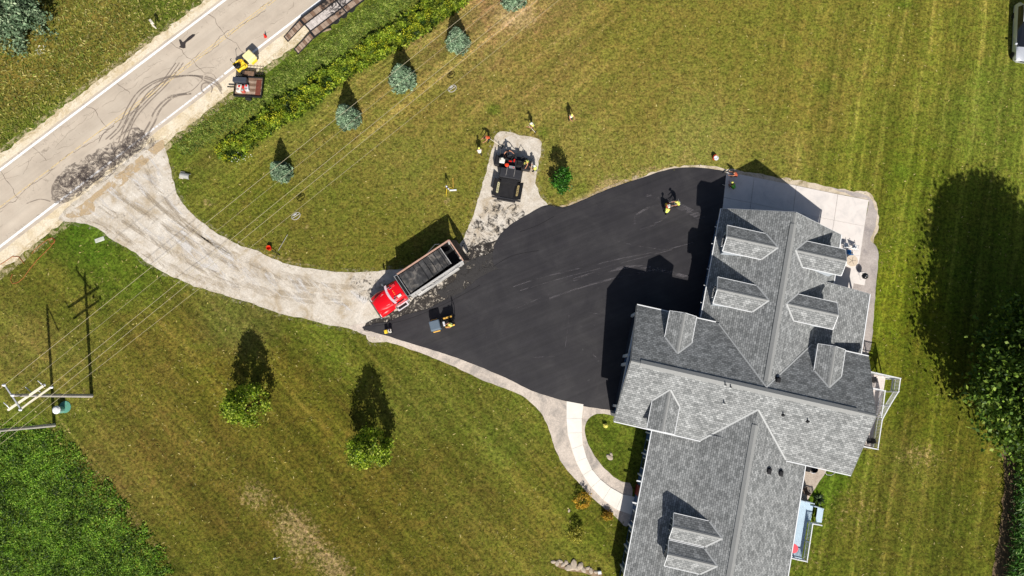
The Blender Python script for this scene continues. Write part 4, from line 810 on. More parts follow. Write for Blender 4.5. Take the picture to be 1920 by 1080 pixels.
def cone(px,py,label,mat=m_or,band=True,s=1.0,tilt=0,group=None):
    q=P(px,py); o=empty('traffic_cone',(q.x,q.y,0),.4,label,'traffic cone',group); o.rotation_euler=(0,tilt,.4)
    MB().cham((0,0,.02),(.38*s,.38*s,.04),.03).build('base',mat,o); MB().lathe([(.15*s,.04),(.09*s,.38*s),(.03*s,.7*s)],(0,0,0),14).build('body',mat,o)
    if band: MB().lathe([(.118*s,.25*s),(.085*s,.42*s)],(0,0,.002),14).build('band',m_white,o)
cone(498,69,'orange cone standing in the near lane of the road beside the long trailer',m_red,False,.9); 
q=P(1339,297); o=empty('bucket',(q.x,q.y,0),0,'orange bucket with a white rim in the grass above the asphalt','bucket'); MB().lathe([(.2,0),(.24,.5),(.21,.5),(.18,.1)],(0,0,0),14).build('body',m_or,o); MB().lathe([(.26,.44),(.26,.5),(.2,.5)],(.08,-.12,0),14).build('rim',m_white,o)
q=P(506,466); o=empty('marker_bucket',(q.x,q.y,0),0,'orange bucket with a dark rod in the grass above the driveway','bucket'); MB().lathe([(.22,0),(.26,.45),(.23,.45),(.2,.1)],(0,0,0),14).build('body',m_or,o); MB().tube([(.1,-.1,.3),(1.15,-.75,.06)],.035,5).build('handle',m_dark,o)
a,b=P(522,470),P(541,441); tag(MB().tube([(a.x,a.y,.05),(b.x,b.y,.3)],.025,5).build('guy_marker',m_grey),'thin pale rod lying in the grass right of the orange bucket','rod')
q=P(516,1046); o=empty('golf_flag',(q.x,q.y,0),0,'tiny white marker standing in the lawn near the bottom edge','marker'); MB().box((0,0,.2),(.14,.1,.4)).build('plate',m_white,o); MB().tube([(0,-.1,.02),(.5,.1,.02)],.02,4).build('stake',m_arm,o)
q=P(1135,798); o=empty('garden_lantern',(q.x,q.y,0),.5,'small yellow garden ornament in the grass island by the walkway','ornament'); MB().lathe([(.2,0),(.24,.25),(.1,.42),(.02,.46)],(0,0,0),10).build('body',simple('soft_yellow',A_(236,224,110),.6),o); MB().box((-.12,.05,.25),(.1,.4,.3)).build('wing',simple('soft_yellow2',A_(200,190,90),.6),o)
hose=[(0,497),(18,483),(33,480),(41,486),(44,494)]; m_hose=simple('orange_hose',A_(176,104,58),.6)
pts=px2w([(-10,503),(8,492),(24,481),(36,482),(41,488),(46,495)]); mb=MB(); mb.tube([(p.x,p.y,.05) for p in pts],.028,5)
pts=px2w([(60,476),(66,468),(78,458),(90,449),(99,446),(104,450),(102,456),(95,458),(92,452),(97,446),(103,452),(96,462),(86,472),(70,488),(56,505),(44,522),(34,530),(24,532),(20,524),(24,514)]); mb.tube([(p.x,p.y,.05) for p in pts],.028,5)
tag(mb.build('hose',m_hose),'orange-brown hose lying in loops on the shoulder at the left edge','hose')
# ---------------------------------------------------------------- people
m_skin=simple('skin',A_(196,140,112),.6,var=.05); m_boot=simple('boots',(.03,.022,.018),.8); m_vis=simple('hi_vis_yellow',A_(226,240,90),.7,var=.06); m_visg=simple('hi_vis_green',A_(110,230,60),.7,var=.06); m_ors=simple('orange_shirt',A_(226,104,62),.8,var=.08); m_rust=simple('rust_shirt',A_(186,92,64),.8,var=.08)
m_wht=simple('white_cotton',A_(236,232,222),.85,var=.05); m_navy=simple('navy_cloth',A_(38,40,52),.9); m_jean=simple('dark_jeans',A_(48,52,64),.9); m_khaki=simple('brown_trousers',A_(96,70,54),.9); m_hat=simple('hard_hat',A_(240,240,232),.3,var=.02); m_haty=simple('hat_yellow',A_(238,232,120),.4,var=.02); m_blackc=simple('black_shirt',A_(26,24,26),.9); m_hair=simple('hair',(.02,.012,.008),.8)
def person(px,py,ang,label,shirt,trousers,lean=0,arms='down',crouch=0,hat=m_hat,vest=None,stride=.12,sleeves=True,z=0,group='road crew'):
    """one continuous skinned body; local +x is forward"""
    q=P(px,py,z); root=empty('person',(q.x,q.y,z),ang,label,'person',group)
    c=crouch; hip=Vector((-.18*c-.12*lean,0,.95-.52*c)); l=lean*.95
    def up(d,s=0,f=0): return hip+Vector((math.sin(l)*d+math.cos(l)*f,s,math.cos(l)*d-math.sin(l)*f))
    J={}; E=[]; Rr={}; B={}
    def add(k,p,r,par=None,kind='shirt'):
        J[k]=Vector(p); Rr[k]=r; B[k]=kind
        if par is not None: E.append((par,k))
    add('hip',hip,.15,None,'leg'); add('waist',up(.2),.14,'hip'); add('chest',up(.40),.165,'waist'); add('neckb',up(.52),.08,'chest'); add('neck',up(.58,0,.01),.058,'neckb','skin'); add('head',up(.68,0,.02),.098,'neck','skin'); add('crown',up(.79,0,.015),.085,'head','skin')
    for s,t in ((1,'l'),(-1,'r')):
        fwd=stride*s; foot=Vector((fwd+.02,.13*s,.07)); knee=Vector((fwd*.5+.06+.42*c,.13*s,.50-.14*c))
        add('th'+t,hip+Vector((0,.09*s,-.04)),.105,'hip','leg'); add('kn'+t,knee,.068,'th'+t,'leg'); add('an'+t,foot+Vector((-.03,0,.04)),.048,'kn'+t,'leg'); add('to'+t,foot+Vector((.17,.02*s,-.02)),.045,'an'+t,'boot')
        sh=up(.47,.19*s); add('sh'+t,sh,.068,'chest')
        if arms=='down': el=sh+Vector((.03,.08*s,-.28)); ha=el+Vector((.12,.0,-.24))
        elif arms=='front': el=sh+Vector((.14,.06*s,-.24)); ha=el+Vector((.26,-.07*s,-.02))
        elif arms=='tool': el=sh+Vector((.12+.06*s,.05*s,-.24)); ha=Vector((el.x+.22+.1*s,-.02+.05*s,el.z-.12+.14*s))
        elif arms=='wide': el=sh+Vector((.12,.22*s,-.12)); ha=el+Vector((.20,.10*s,-.08))
        elif arms=='reach': el=sh+Vector((.2,.05*s,-.22)); ha=el+Vector((.22,-.03*s,-.16))
        sk='shirt' if not sleeves else 'skin'
        add('el'+t,el,.048,'sh'+t,sk); d=(ha-el).normalized(); add('wr'+t,ha,.032,'el'+t,'skin'); add('pa'+t,ha+d*.07,.036,'wr'+t,'skin')
        side=d.cross(Vector((0,0,1)));
        if side.length<.05: side=Vector((0,1,0))
        side.normalize(); dn=side.cross(d).normalized()
        for k in range(4):
            o_=(k-1.5)*.021; f1=ha+d*.115+side*o_; f2=f1+d*(.032+.008*(k in(1,2)))-dn*(-.02); f3=f2+d*.012+dn*.028
            add(f'f{t}{k}a',f1,.010,'pa'+t,'skin'); add(f'f{t}{k}b',f2,.009,f'f{t}{k}a','skin'); add(f'f{t}{k}c',f3,.008,f'f{t}{k}b','skin')
        add(f'tm{t}a',ha+d*.05-side*.045*s,.012,'wr'+t,'skin'); add(f'tm{t}b',ha+d*.09-side*.055*s+dn*.02,.010,f'tm{t}a','skin')
    K=list(J); ix={k:i for i,k in enumerate(K)}
    me=bpy.data.meshes.new('body'); me.from_pydata([tuple(J[k]) for k in K],[(ix[a],ix[b]) for a,b in E],[]); o=bpy.data.objects.new('body',me); col.objects.link(o)
    md=o.modifiers.new('skin','SKIN'); md.use_smooth_shade=True; sv=me.skin_vertices[0].data
    for k in K: sv[ix[k]].radius=(Rr[k],Rr[k]*(1.0 if k not in('chest','waist','hip') else 1.0)); 
    sv[ix['hip']].use_root=True
    ss=o.modifiers.new('sub','SUBSURF'); ss.levels=ss.render_levels=1
    dg=bpy.context.evaluated_depsgraph_get(); m2=bpy.data.meshes.new_from_object(o.evaluated_get(dg)); bpy.data.objects.remove(o)
    m2.name='body'; mats={'shirt':shirt,'leg':trousers,'boot':m_boot,'skin':m_skin}; order=list(mats); m2.materials.clear()
    for k in order: m2.materials.append(mats[k])
    segs=[(J[a],J[b],B[b]) for a,b in E]; A=np.array([s[0] for s in segs]); D=np.array([s[1]-s[0] for s in segs]); kk=[order.index(s[2]) for s in segs]; dd=(D*D).sum(1)+1e-9
    n=len(m2.polygons); cen=np.empty(n*3); m2.polygons.foreach_get('center',cen); cen=cen.reshape(-1,3)
    t=np.clip(((cen[:,None]-A)*D).sum(2)/dd,0,1); dist=np.linalg.norm(cen[:,None]-(A+t[...,None]*D),axis=2); m2.polygons.foreach_set('material_index',[kk[i] for i in dist.argmin(1)])
    body=bpy.data.objects.new('body',m2); col.objects.link(body); body.parent=root
    # face, hair, hat, vest
    hd=J['head']; fw=Vector((math.cos(l*.6),0,-math.sin(l*.6))); uu=Vector((math.sin(l*.6),0,math.cos(l*.6)))
    MB().lathe([(.0,0),(.016,.012),(.02,.03),(.006,.045)],hd+fw*.098-uu*.03,6).build('nose',m_skin,body)
    for s in (1,-1): MB().lathe([(.004,-.004),(.012,0),(.004,.004)],hd+fw*.094+Vector((0,.034*s,0))+uu*.02,6,'X').build('eye',m_hair,body); MB().lathe([(.005,-.01),(.022,0),(.005,.01)],hd+Vector((0,.1*s,0)),6,'Y').build('ear',m_skin,body)
    MB().box(hd+fw*.098-uu*.06,(.008,.045,.01)).build('mouth',m_rust,body)
    ct=J['crown']+uu*.015
    if hat is not None:
        M=Matrix.Translation(ct)@Matrix.Rotation(l*.6,4,'Y'); h=MB(); h.lathe([(.128,-.03),(.125,.03),(.105,.08),(.06,.112),(.01,.12)],(0,0,0),14); h.add([(.10,-.09,-.03),(.20,-.06,-.035),(.20,.06,-.035),(.10,.09,-.03),(.10,-.09,-.015),(.20,-.06,-.022),(.20,.06,-.022),(.10,.09,-.015)],[(0,1,2,3),(4,5,6,7),(0,1,5,4),(1,2,6,5),(2,3,7,6)])
        h.v=[tuple(M@Vector(v)) for v in h.v]; h.build('hard_hat',hat,root,smooth=False)
    else:
        MB().lathe([(.1,-.02),(.102,.02),(.07,.055),(.01,.07)],ct-uu*.02,10).build('hair',m_hair,root)
    if vest is not None:
        v=MB(); rings=[]; n=14
        for d_,rx,ry in ((.06,.145,.19),(.2,.16,.20),(.36,.175,.225),(.47,.15,.235),(.535,.09,.16)):
            cc=up(d_); e1=Vector((math.cos(l),0,-math.sin(l))); rings.append([tuple(cc+e1*rx*math.cos(6.2832*k/n)+Vector((0,1,0))*ry*math.sin(6.2832*k/n)) for k in range(n)])
        v.v=[p for r_ in rings for p in r_]
        for i in range(4):
            for k in range(n): j=(k+1)%n; v.f.append((i*n+k,i*n+j,(i+1)*n+j,(i+1)*n+k)); v.m.append(0)
        vo=v.build('vest',vest,root,smooth=True)
        for s in (1,-1): MB().tube([up(.08,.11*s,-.16),up(.3,.11*s,-.185),up(.5,.10*s,-.14),up(.53,.1*s,.06)],.016,4).build('reflective_strip',m_ins,vo)
    return root
def tool(a,b,label,head=.5,r=.022,name='rake',mat=None,zb=.06):
    A,B=L3(*a),L3(*b); o=empty(name,B,0,label,'rake' if name=='rake' else name.replace('_',' ')); MB().tube([A-B,(0,0,zb)],r,5).build('handle',m_arm,o)
    d=(A-B); az=math.atan2(d.y,d.x); MB().box((0,0,zb),(.06,head,.09),rz=az).build('head',mat or m_dark,o); return o
person(1069,226,R(-60),'worker in a pale vest standing alone, farthest right of the crew on the grass',m_ors,m_navy,.12,'front',hat=m_haty,vest=m_wht)
person(998,242,R(200),'worker in a yellow vest holding a rake in the lawn above the paver',m_wht,m_khaki,.2,'tool',hat=m_hat,vest=m_vis)
tool((991,235,1.1),(1004,249,.0),'rake with a pale handle held by the yellow-vested worker on the grass',.4)
person(917,264,R(205),'worker in an orange shirt bending over a long rake beside the gravel pad',m_ors,m_navy,.95,'reach',hat=None,vest=None,sleeves=True)
tool((908,253,.95),(942,276,.0),'long rake held by the orange-shirted worker beside the gravel pad',.5)
person(900,291,R(100),'worker in a white shirt walking on the grass left of the gravel pad',m_wht,m_navy,.25,'down',hat=m_haty,vest=m_wht)
person(951,290,R(-70),'worker in black with bare arms standing at the left rear of the paver',m_blackc,m_jean,.35,'wide',hat=None)
person(988,308,R(-120),'worker in a yellow vest leaning over the right rear of the paver',m_ors,m_jean,.75,'reach',hat=m_haty,vest=m_vis)
person(1003,322,R(150),'worker in a white hard hat standing on the gravel right of the paver',m_vis,m_jean,.15,'front',hat=m_hat,vest=m_vis)
person(1375,331,R(160),'worker in a rust shirt crouching at the top left corner of the patio',m_rust,m_jean,.9,'reach',.75,hat=None,z=.06)
person(1371,352,R(130),'worker in a green vest kneeling on the shaded patio with a rake',m_vis,m_khaki,.8,'tool',.85,hat=m_haty,vest=m_visg,z=.06)
tool((1368,350,.5),(1353,346,.06),'short rake of the kneeling worker at the patio edge',.3)
tool((1368,326,.6),(1358,322,.06),'dark lute held by the rust-shirted worker at the patio corner',.5,name='lute')
person(1246,401,R(70),'worker in a yellow vest and white hard hat below the plate compactor',m_vis,m_blackc,.55,'reach',hat=m_hat,vest=m_vis,z=.06)
person(1268,387,R(178),'worker in a yellow vest pushing the plate compactor from the right',m_vis,m_blackc,.5,'reach',hat=m_haty,vest=m_vis,z=.06)
# ---------------------------------------------------------------- vehicles and machines
def loft(name, st, mats, parent, mi=None, smooth=True, caps=True):
    """stations (x, [(y,z)...]) with half sections from bottom outside to top middle, mirrored"""
    v=[];f=[];m=[]; secs=[]
    for x,h in st: secs.append([(x,y,z) for y,z in h]+[(x,-y,z) for y,z in reversed(h)])
    n=len(secs[0]); v=[p for s in secs for p in s]
    for i in range(len(secs)-1):
        for k in range(n): 
            j=(k+1)%n; f.append((i*n+k,i*n+j,(i+1)*n+j,(i+1)*n+k)); m.append(mi(i,k,n) if mi else 0)
    if caps: f+= [tuple(range(n-1,-1,-1)),tuple((len(secs)-1)*n+k for k in range(n))]; m+=[0,0]
    b=MB(); b.v=v; b.f=f; b.m=m; o=b.build(name,mats,parent)
    if smooth: o.data.polygons.foreach_set('use_smooth',[True]*len(o.data.polygons)); o.data.set_sharp_from_angle(angle=R(38))
    return o
def wheel(parent,x,y,r=.5,w=.28,rim=None,name='wheel'):
    o=MB().lathe([(r*.55,-w/2),(r*.9,-w/2),(r,-w*.36),(r,w*.36),(r*.9,w/2),(r*.55,w/2)],(x,y,r),20,'Y').build(name,m_tyr,parent)
    MB().lathe([(r*.2,-w*.38),(r*.54,-w*.44),(r*.54,w*.44),(r*.2,w*.38)],(x,y,r),16,'Y').build('rim',rim or m_chr,o); return o
m_tyr=simple('tyre_rubber',(.02,.02,.02),.85,var=.2); m_chr=simple('chrome',A_(225,225,230),.15,.9,var=.02)
m_tred=simple('truck_red_paint',A_(226,14,30),.32,var=.03,coat=.6); m_alu=simple('dusty_aluminium',A_(206,204,202),.55,.2,var=.12,sc_=2); m_rim=simple('worn_brown_rim',A_(196,158,140),.75,var=.2,sc_=3)
def tarp_mat():
    t=NT('mesh_tarp'); c=t.coord((1,1,1)); n=t.noise(c,1.1,5,.7,.6); w=t.noise(t.coord((1.6,.25,1)),1.6,3,.6); k=t.ramp(n,[(.35,A_(50,50,52)),(.52,A_(68,68,69)),(.66,A_(124,118,112))]); k=t.scale(k,t.rng(w,.35,.65,.7,1.35)); return t.out(k,.9,w,.6,.06)
m_tarp=tarp_mat(); m_amb=simple('amber_lens',A_(255,150,30),.3); m_gl2=simple('dark_windscreen',(.012,.014,.018),.06,spec=.7)
T=empty('dump_truck',(-10.91,10.34,0),R(214.2),'red dump truck with a black tarp over its grey box, parked across the gravel driveway','dump truck')
MB().box((-1.3,0,.85),(9.2,.9,.3)).build('chassis',m_dark,T)
bx=MB(); bx.box((-3.15,0,1.25),(6.2,2.3,.12)); bx.box((-3.15,1.28,2.12),(6.3,.07,1.74)); bx.box((-3.15,-1.28,2.12),(6.3,.07,1.74)); bx.box((-.02,0,2.15),(.08,2.6,1.75))
for i in range(9): bx.box((-.4-.7*i,1.345,2.05),(.09,.06,1.5)); bx.box((-.4-.7*i,-1.345,2.05),(.09,.06,1.5))
bx.build('box',m_alu,T)
MB().box((-3.2,0,1.33),(6.0,2.4,.03)).build('box_floor',m_blk,T)
MB().box((-3.0,1.235,2.1),(6.2,.02,1.6)).build('box_liner',m_blk,T); MB().box((-3.0,-1.235,2.1),(6.2,.02,1.6)).build('box_liner',m_blk,T)
MB().box((-3.15,-1.29,3.02),(6.3,.15,.09)).build('side_rail',m_rim,T); MB().box((-3.15,1.29,3.0),(6.3,.13,.09)).build('side_rail',m_alu,T)
g=MB().side([(-6.38,3.0),(-6.28,3.0),(-6.75,1.05),(-7.05,1.0)],-1.3,1.3).build('tailgate',simple('dirty_steel',A_(92,84,80),.7,.2,var=.25,sc_=2),T); MB().box((-6.33,0,3.03),(.12,2.6,.08)).build('top_rail',m_rim,g)
tp=MB(); nx,ny=22,8
for i in range(nx+1):
    for j in range(ny+1):
        x=-.15-5.0*i/nx; wd=1.13-.0*i; y=-wd+(2*wd-.20*(i/nx)-.08)*j/ny; tp.v.append((x,y,2.98+.05*math.sin(i*1.7)*(.5+.5*(i>8))-.10*math.sin(math.pi*j/ny)*(-1 if i<8 else .8)))
for i in range(nx):
    for j in range(ny): a=i*(ny+1)+j; tp.f.append((a,a+1,a+ny+2,a+ny+1)); tp.m.append(0)
tp.build('tarp',m_tarp,T,smooth=True)
MB().tube([(-5.15,-1.14,3.03),(-5.17,.88,3.05)],.035,6).build('tarp_bow',m_alu,T)
for i in range(7): MB().tube([(-1.2-.6*i,-1.1,2.99),(-1.2-.6*i,0,3.0),(-1.2-.6*i,1.0,2.99)],.022,5).build('tarp_bow',m_blk,T)
MB().tube([(-3.6,-1.38,2.95),(-4.9,-1.75,2.9),(-5.3,-1.5,2.95)],.03,6).build('tarp_arm',m_chr,T); MB().tube([(-1.2,1.42,2.7),(-2.6,1.5,2.3),(-5.9,1.42,2.85)],.04,6).build('tarp_arm',m_chr,T)
MB().side([(-.6,1.15),(-.6,1.75),(-2.9,2.2),(-5.6,1.9),(-5.6,1.15)],1.37,1.5).build('side_board',m_alu,T)
MB().box((.16,0,2.75),(.35,2.5,.75)).build('cab_guard',m_blk,T); 
for y in (-1.24,1.24): MB().box((.16,y,3.13),(.36,.04,.03)).build('guard_edge',m_alu,T)
for x in (-.0,.32): MB().box((x,0,3.13),(.03,2.5,.03)).build('guard_edge',m_alu,T)
cab=loft('cab',[(.42,[(1.02,1.0),(1.1,1.3),(1.08,2.1),(.98,2.62),(.86,2.74),(.4,2.80),(0,2.81)]),(1.2,[(1.04,1.0),(1.12,1.3),(1.08,2.1),(.98,2.66),(.86,2.78),(.4,2.85),(0,2.86)]),(1.72,[(1.02,1.0),(1.1,1.3),(1.04,2.0),(.95,2.6),(.84,2.70),(.4,2.77),(0,2.79)]),(2.02,[(.98,1.0),(1.05,1.3),(1.0,1.7),(.9,1.95),(.8,2.0),(.4,2.04),(0,2.06)])],[m_tred,m_gl2],T,mi=lambda i,k,n:1 if i==2 and 3<=k<=n-5 else 0)
MB().side([(.7,2.0),(.75,2.5),(1.5,2.48),(1.7,2.0)],1.055,1.075).build('door_window',m_gl2,cab); MB().side([(.7,2.0),(.75,2.5),(1.5,2.48),(1.7,2.0)],-1.075,-1.055).build('door_window',m_gl2,cab)
vz=MB(); N=10
for k in range(N+1):
    y=-1.06+2.12*k/N; xb=1.98-.22*(y/1.06)**2
    vz.v+= [(xb-.24,y,2.76),(xb,y,2.70),(xb-.24,y,2.72),(xb,y,2.66)]
for k in range(N): a=4*k; vz.f+=[(a,a+1,a+5,a+4),(a+1,a+3,a+7,a+5),(a+2,a+6,a+7,a+3),(a,a+4,a+6,a+2)]; vz.m+=[0]*4
vz.build('sun_visor',simple('pale_visor',A_(238,214,222),.3,.3),cab)
for y in (-.12,.02,.16): MB().lathe([(.06,0),(.05,.05),(.01,.07)],(1.25,y*1.4,2.83),8).build('marker_lamp',m_amb,cab)
for y in (-.62,.62):
    MB().cham((.95,y,2.86),(.42,.26,.12),.03).build('roof_vent',simple('roof_vent_red',A_(200,60,66),.4) if y<0 else m_wht,cab)
    MB().tube([(1.3,y*1.1,2.88),(1.62,y*1.1,2.88)],.035,8,r2=.055).build('air_horn',m_chr,cab); MB().tube([(1.15,y*.8,2.88),(1.5,y*.8,2.88)],.03,8,r2=.045).build('air_horn',m_chr,cab)
    MB().tube([(.3,y*1.95,.9),(.3,y*1.95,3.15),(.22,y*1.95,3.3)],.075,10).build('exhaust_stack',m_chr,T)
    s=1 if y>0 else -1; mr=MB().cham((1.85,s*1.42,2.1),(.14,.24,.42),.03).build('mirror',m_chr,cab); MB().tube([(1.7,s*1.05,2.3),(1.85,s*1.42,2.25)],.02,5).build('mirror_arm',m_chr,mr)
loft('hood',[(1.95,[(.95,1.0),(.98,1.5),(.9,1.9),(.7,1.99),(.3,2.04),(0,2.05)]),(2.5,[(.95,1.1),(.96,1.5),(.84,1.86),(.66,1.93),(.3,1.99),(0,2.0)]),(3.2,[(.9,1.1),(.9,1.45),(.74,1.76),(.56,1.84),(.3,1.89),(0,1.9)]),(3.62,[(.84,.8),(.84,1.35),(.62,1.62),(.5,1.70),(.3,1.75),(0,1.76)]),(3.74,[(.78,.8),(.78,1.3),(.56,1.52),(.45,1.58),(.3,1.62),(0,1.63)])],m_tred,T)
for s in (1,-1):
    loft('fender',[(2.05,[(.2,.72),(.24,1.1),(.10,1.34),(0,1.38)]),(2.4,[(.3,1.0),(.3,1.22),(.14,1.46),(0,1.52)]),(2.9,[(.34,1.12),(.34,1.28),(.16,1.50),(0,1.56)]),(3.4,[(.32,.95),(.32,1.15),(.16,1.36),(0,1.44)]),(3.78,[(.2,.62),(.22,.9),(.12,1.1),(0,1.14)])],m_tred,T).location=(0,s*.92,0)
    MB().cham((3.74,s*.94,1.08),(.1,.34,.24),.03).build('headlight',m_ins,T); MB().tube([(2.3,s*.62,1.98),(3.55,s*.46,1.72)],.014,4).build('hood_trim',m_ins,T)
    wheel(T,2.9,s*1.03,.52,.3)
    for x in (-2.3,-3.8,-5.1): wheel(T,x,s*.98,.52,.5)
    MB().lathe([(.3,-.5),(.33,-.45),(.33,.45),(.3,.5)],(1.0,s*1.08,.82),14,'X').build('fuel_tank',m_chr,T)
    MB().box((-4.45,s*1.05,1.13),(2.9,.55,.04)).build('mudguard',m_blk,T)
MB().cham((3.86,0,.62),(.22,2.42,.38),.08).build('bumper',m_chr,T); MB().box((3.76,0,1.15),(.06,.95,.75)).build('grille',m_chr,T)
st=MB().box((1.35,1.38,1.18),(1.25,.5,.10)).build('step_box',m_ins,T); MB().box((1.35,1.40,1.24),(.95,.26,.03)).build('step_tread',m_blk,st)
# paver
m_pb=simple('sooty_steel',A_(44,43,45),.55,.1,var=.25,sc_=2); m_pb2=simple('black_paint_worn',A_(56,56,60),.5,var=.2,sc_=2)
pf,pr=P(949,376),P(964,296); pd=(pf-pr).normalized()
V_=empty('asphalt_paver',(pf.x,pf.y,0),math.atan2(pd.y,pd.x),'black asphalt paver with open hopper on the gravel pad, crew around its screed','paver')
MB().box((-2.9,0,.75),(2.6,1.7,.9)).build('chassis',m_pb,V_)
for s in (1,-1):
    tr=MB().side([(-4.3,.1),(-4.5,.4),(-4.2,.75),(-1.6,.75),(-1.3,.4),(-1.5,.05)],s*1.0-.2,s*1.0+.2).build('track',m_tyr,V_)
    wg=MB(); wg.prism([(-.1,s*.62),(-1.85,s*.62),(-1.85,s*1.52),(-.1,s*1.52)],0.0,0.0) ; wg=MB()
    y0,y1=s*.68,s*1.5; wg.add([(-.05,y0,.62),(-1.9,y0,.62),(-1.9,y1,1.25),(-.05,y1,1.2),(-.05,y0,.56),(-1.9,y0,.56),(-1.9,y1+.05*s,1.17),(-.05,y1+.05*s,1.12)],[(0,1,2,3),(4,7,6,5),(0,3,7,4),(1,5,6,2),(2,6,7,3),(0,4,5,1)]); wo=wg.build('hopper_wing',m_pb,V_)
    pl=MB(); pl.add([(-.45,s*.95,.86),(-1.55,s*.95,.87),(-1.62,s*1.06,.955),(-1.55,s*1.17,1.045),(-.45,s*1.17,1.035),(-.38,s*1.06,.945)],[(0,1,2,3,4,5)]); pl.build('decal',simple('faded_decal',A_(214,190,130) if s>0 else A_(196,190,150),.7,var=.5,sc_=9),wo,fix=False)
    for i in range(5): MB().box((-.62-.19*i,s*1.06,.97),(.07,.1,.02),rx=s*R(38)).build('decal_stroke',m_pb2,wo)
    MB().cham((-4.0,s*1.45,.55),(1.1,.9,.5),.05).build('screed_extension',m_pb,V_); MB().box((-4.2,s*1.95,.5),(1.3,.06,.6)).build('end_gate',m_pb2,V_)
MB().box((-1.0,0,.55),(1.8,1.4,.1)).build('hopper_floor',m_pb,V_); MB().box((-.05,0,.5),(.12,3.1,.34)).build('hopper_apron',m_pb2,V_); MB().tube([(.1,-1.0,.4),(.1,1.0,.4)],.12,10).build('push_roller',m_pb,V_)
MB().cham((-2.55,0,1.28),(1.15,2.3,.62),.1).build('engine_hood',m_pb2,V_); MB().box((-2.0,0,1.32),(.05,2.2,.5)).build('hopper_back',m_pb,V_)
for y in (-.42,.42): MB().box((-2.7,y,1.63),(.9,.03,.03)).build('hood_seam',m_grey,V_)
pn_=MB().cham((-3.2,.05,1.55),(.34,.75,.3),.04).build('control_panel',m_pb2,V_); MB().box((-3.2,.05,1.72),(.26,.62,.02)).build('display',simple('panel_face',A_(150,150,154),.4,var=.4,sc_=9),pn_); MB().box((-3.18,.22,1.735),(.1,.12,.015)).build('button',m_red,pn_)
MB().cham((-3.75,0,1.0),(.7,2.4,.12),.03).build('platform',m_pb,V_)
for y in (-.75,.75):
    s_=MB().cham((-3.75,y,1.35),(.45,.48,.14),.05).build('seat',m_blk,V_); MB().cham((-3.98,y,1.62),(.12,.46,.5),.04).build('backrest',m_blk,s_)
MB().cham((-4.35,0,.75),(.8,3.0,.42),.05).build('screed',m_pb2,V_); MB().cham((-3.8,1.1-2.2,1.62),(.62,.58,.1),.06).build('white_canister',m_wht,V_); MB().lathe([(.2,0),(.22,.1),(.12,.14),(.1,.3)],(-3.35,-.52,1.62),12).build('beacon_funnel',m_or,V_)
for p_ in ([(-3.5,-1.1,1.0),(-3.9,-1.3,1.9),(-4.3,-1.0,1.6)],[(-3.5,1.1,1.0),(-3.7,1.4,1.8),(-4.3,1.3,1.5)],[(-4.0,-.3,1.2),(-4.5,.0,1.5),(-4.8,.2,1.0)],[(-4.2,.6,1.1),(-4.7,1.0,1.6),(-4.4,1.5,1.1)],[(-4.3,-1.4,1.0),(-4.9,-1.5,1.4)],[(-4.3,-.8,1.1),(-4.8,-.6,1.2)]): MB().tube(p_,.04,6).build('hose',m_blk,V_)
for i in range(9): MB().cham((random.uniform(-4.7,-3.6),random.uniform(-1.5,1.5),random.uniform(1.0,1.35)),(random.uniform(.15,.4),random.uniform(.1,.35),.2),.03,random.uniform(0,3)).build('fitting',random.choice((m_blk,m_pb2,m_dark)),V_)
MB().tube([(-4.5,-.9,1.25),(-4.0,-.6,1.3)],.035,5).build('wand',m_skin,V_); MB().box((-4.1,.15,1.3),(.3,.14,.08)).build('red_toolbox',m_red,V_); MB().box((-3.95,-.25,1.3),(.12,.3,.08)).build('red_valve',m_red,V_)
# compact rollers
m_yc=simple('machine_yellow',A_(250,214,60),.45,var=.08); m_cream=simple('sunbleached_yellow',A_(250,236,178),.4,var=.05); m_tan=simple('dusty_yellow',A_(232,180,84),.5,var=.12); m_slate=simple('slate_hood',A_(104,118,132),.45,var=.06)
def roller(name,px,py,ang,label,hood,body,art=0,gap=.0,cat='road roller'):
    q=P(px,py,.4); o=empty(name,(q.x,q.y,.06),ang,label,cat)
    f=empty('front_frame',(.0,0,0),art); f.parent=o; del_=[]
    F=MB(); F.cham((.86,0,.98),(1.12,1.1,.62),.08,top=.94); fr=F.build('hood',hood,o); fr.rotation_euler=(0,0,art)
    MB().lathe([(.34,-.52),(.36,-.5),(.36,.5),(.34,.52)],(.86,0,.36),22,'Y').build('drum',m_pole,fr)
    for s in (1,-1): MB().cham((.86,s*.60,.55),(.75,.12,.34),.04).build('drum_yoke',body,fr)
    bpy.data.objects.remove(f)
    MB().cham((-.50,0,.68),(1.25,.95,.30),.1).build('rear_frame',m_blk if body is m_tan else body,o); MB().box((.2,0,.75),(.3,.3,.3)).build('articulation_joint',m_blk,o)
    for s in (1,-1): MB().cham((-.62,s*.46,.95),(1.0,.18,.22),.05).build('side_console',body,o); wheel(o,-.7,s*.42,.34,.3,m_tan,'rear_tyre')
    st_=MB().cham((-.78,0,1.0),(.46,.5,.14),.06).build('seat',m_blk,o); MB().cham((-1.05,0,1.24),(.14,.48,.42),.06).build('backrest',m_blk,st_)
    MB().cham((-.08,.1,1.1),(.22,.5,.16),.04).build('dashboard',m_ins if body is m_tan else body,o); MB().tube([(-.15,0,1.1),(-.34,0,1.28)],.025,6).build('steering_column',m_blk,o)
    MB().tube([(-.36+.05*math.cos(t/10*6.283),.17*math.sin(t/10*6.283),1.30+.16*math.cos(t/10*6.283)) for t in range(11)],.018,5).build('steering_wheel',m_blk,o)
    return o
rl=roller('asphalt_roller',832,607,R(196),'compact roller with a slate-blue hood being driven over the fresh asphalt',m_slate,m_tan,R(-1))
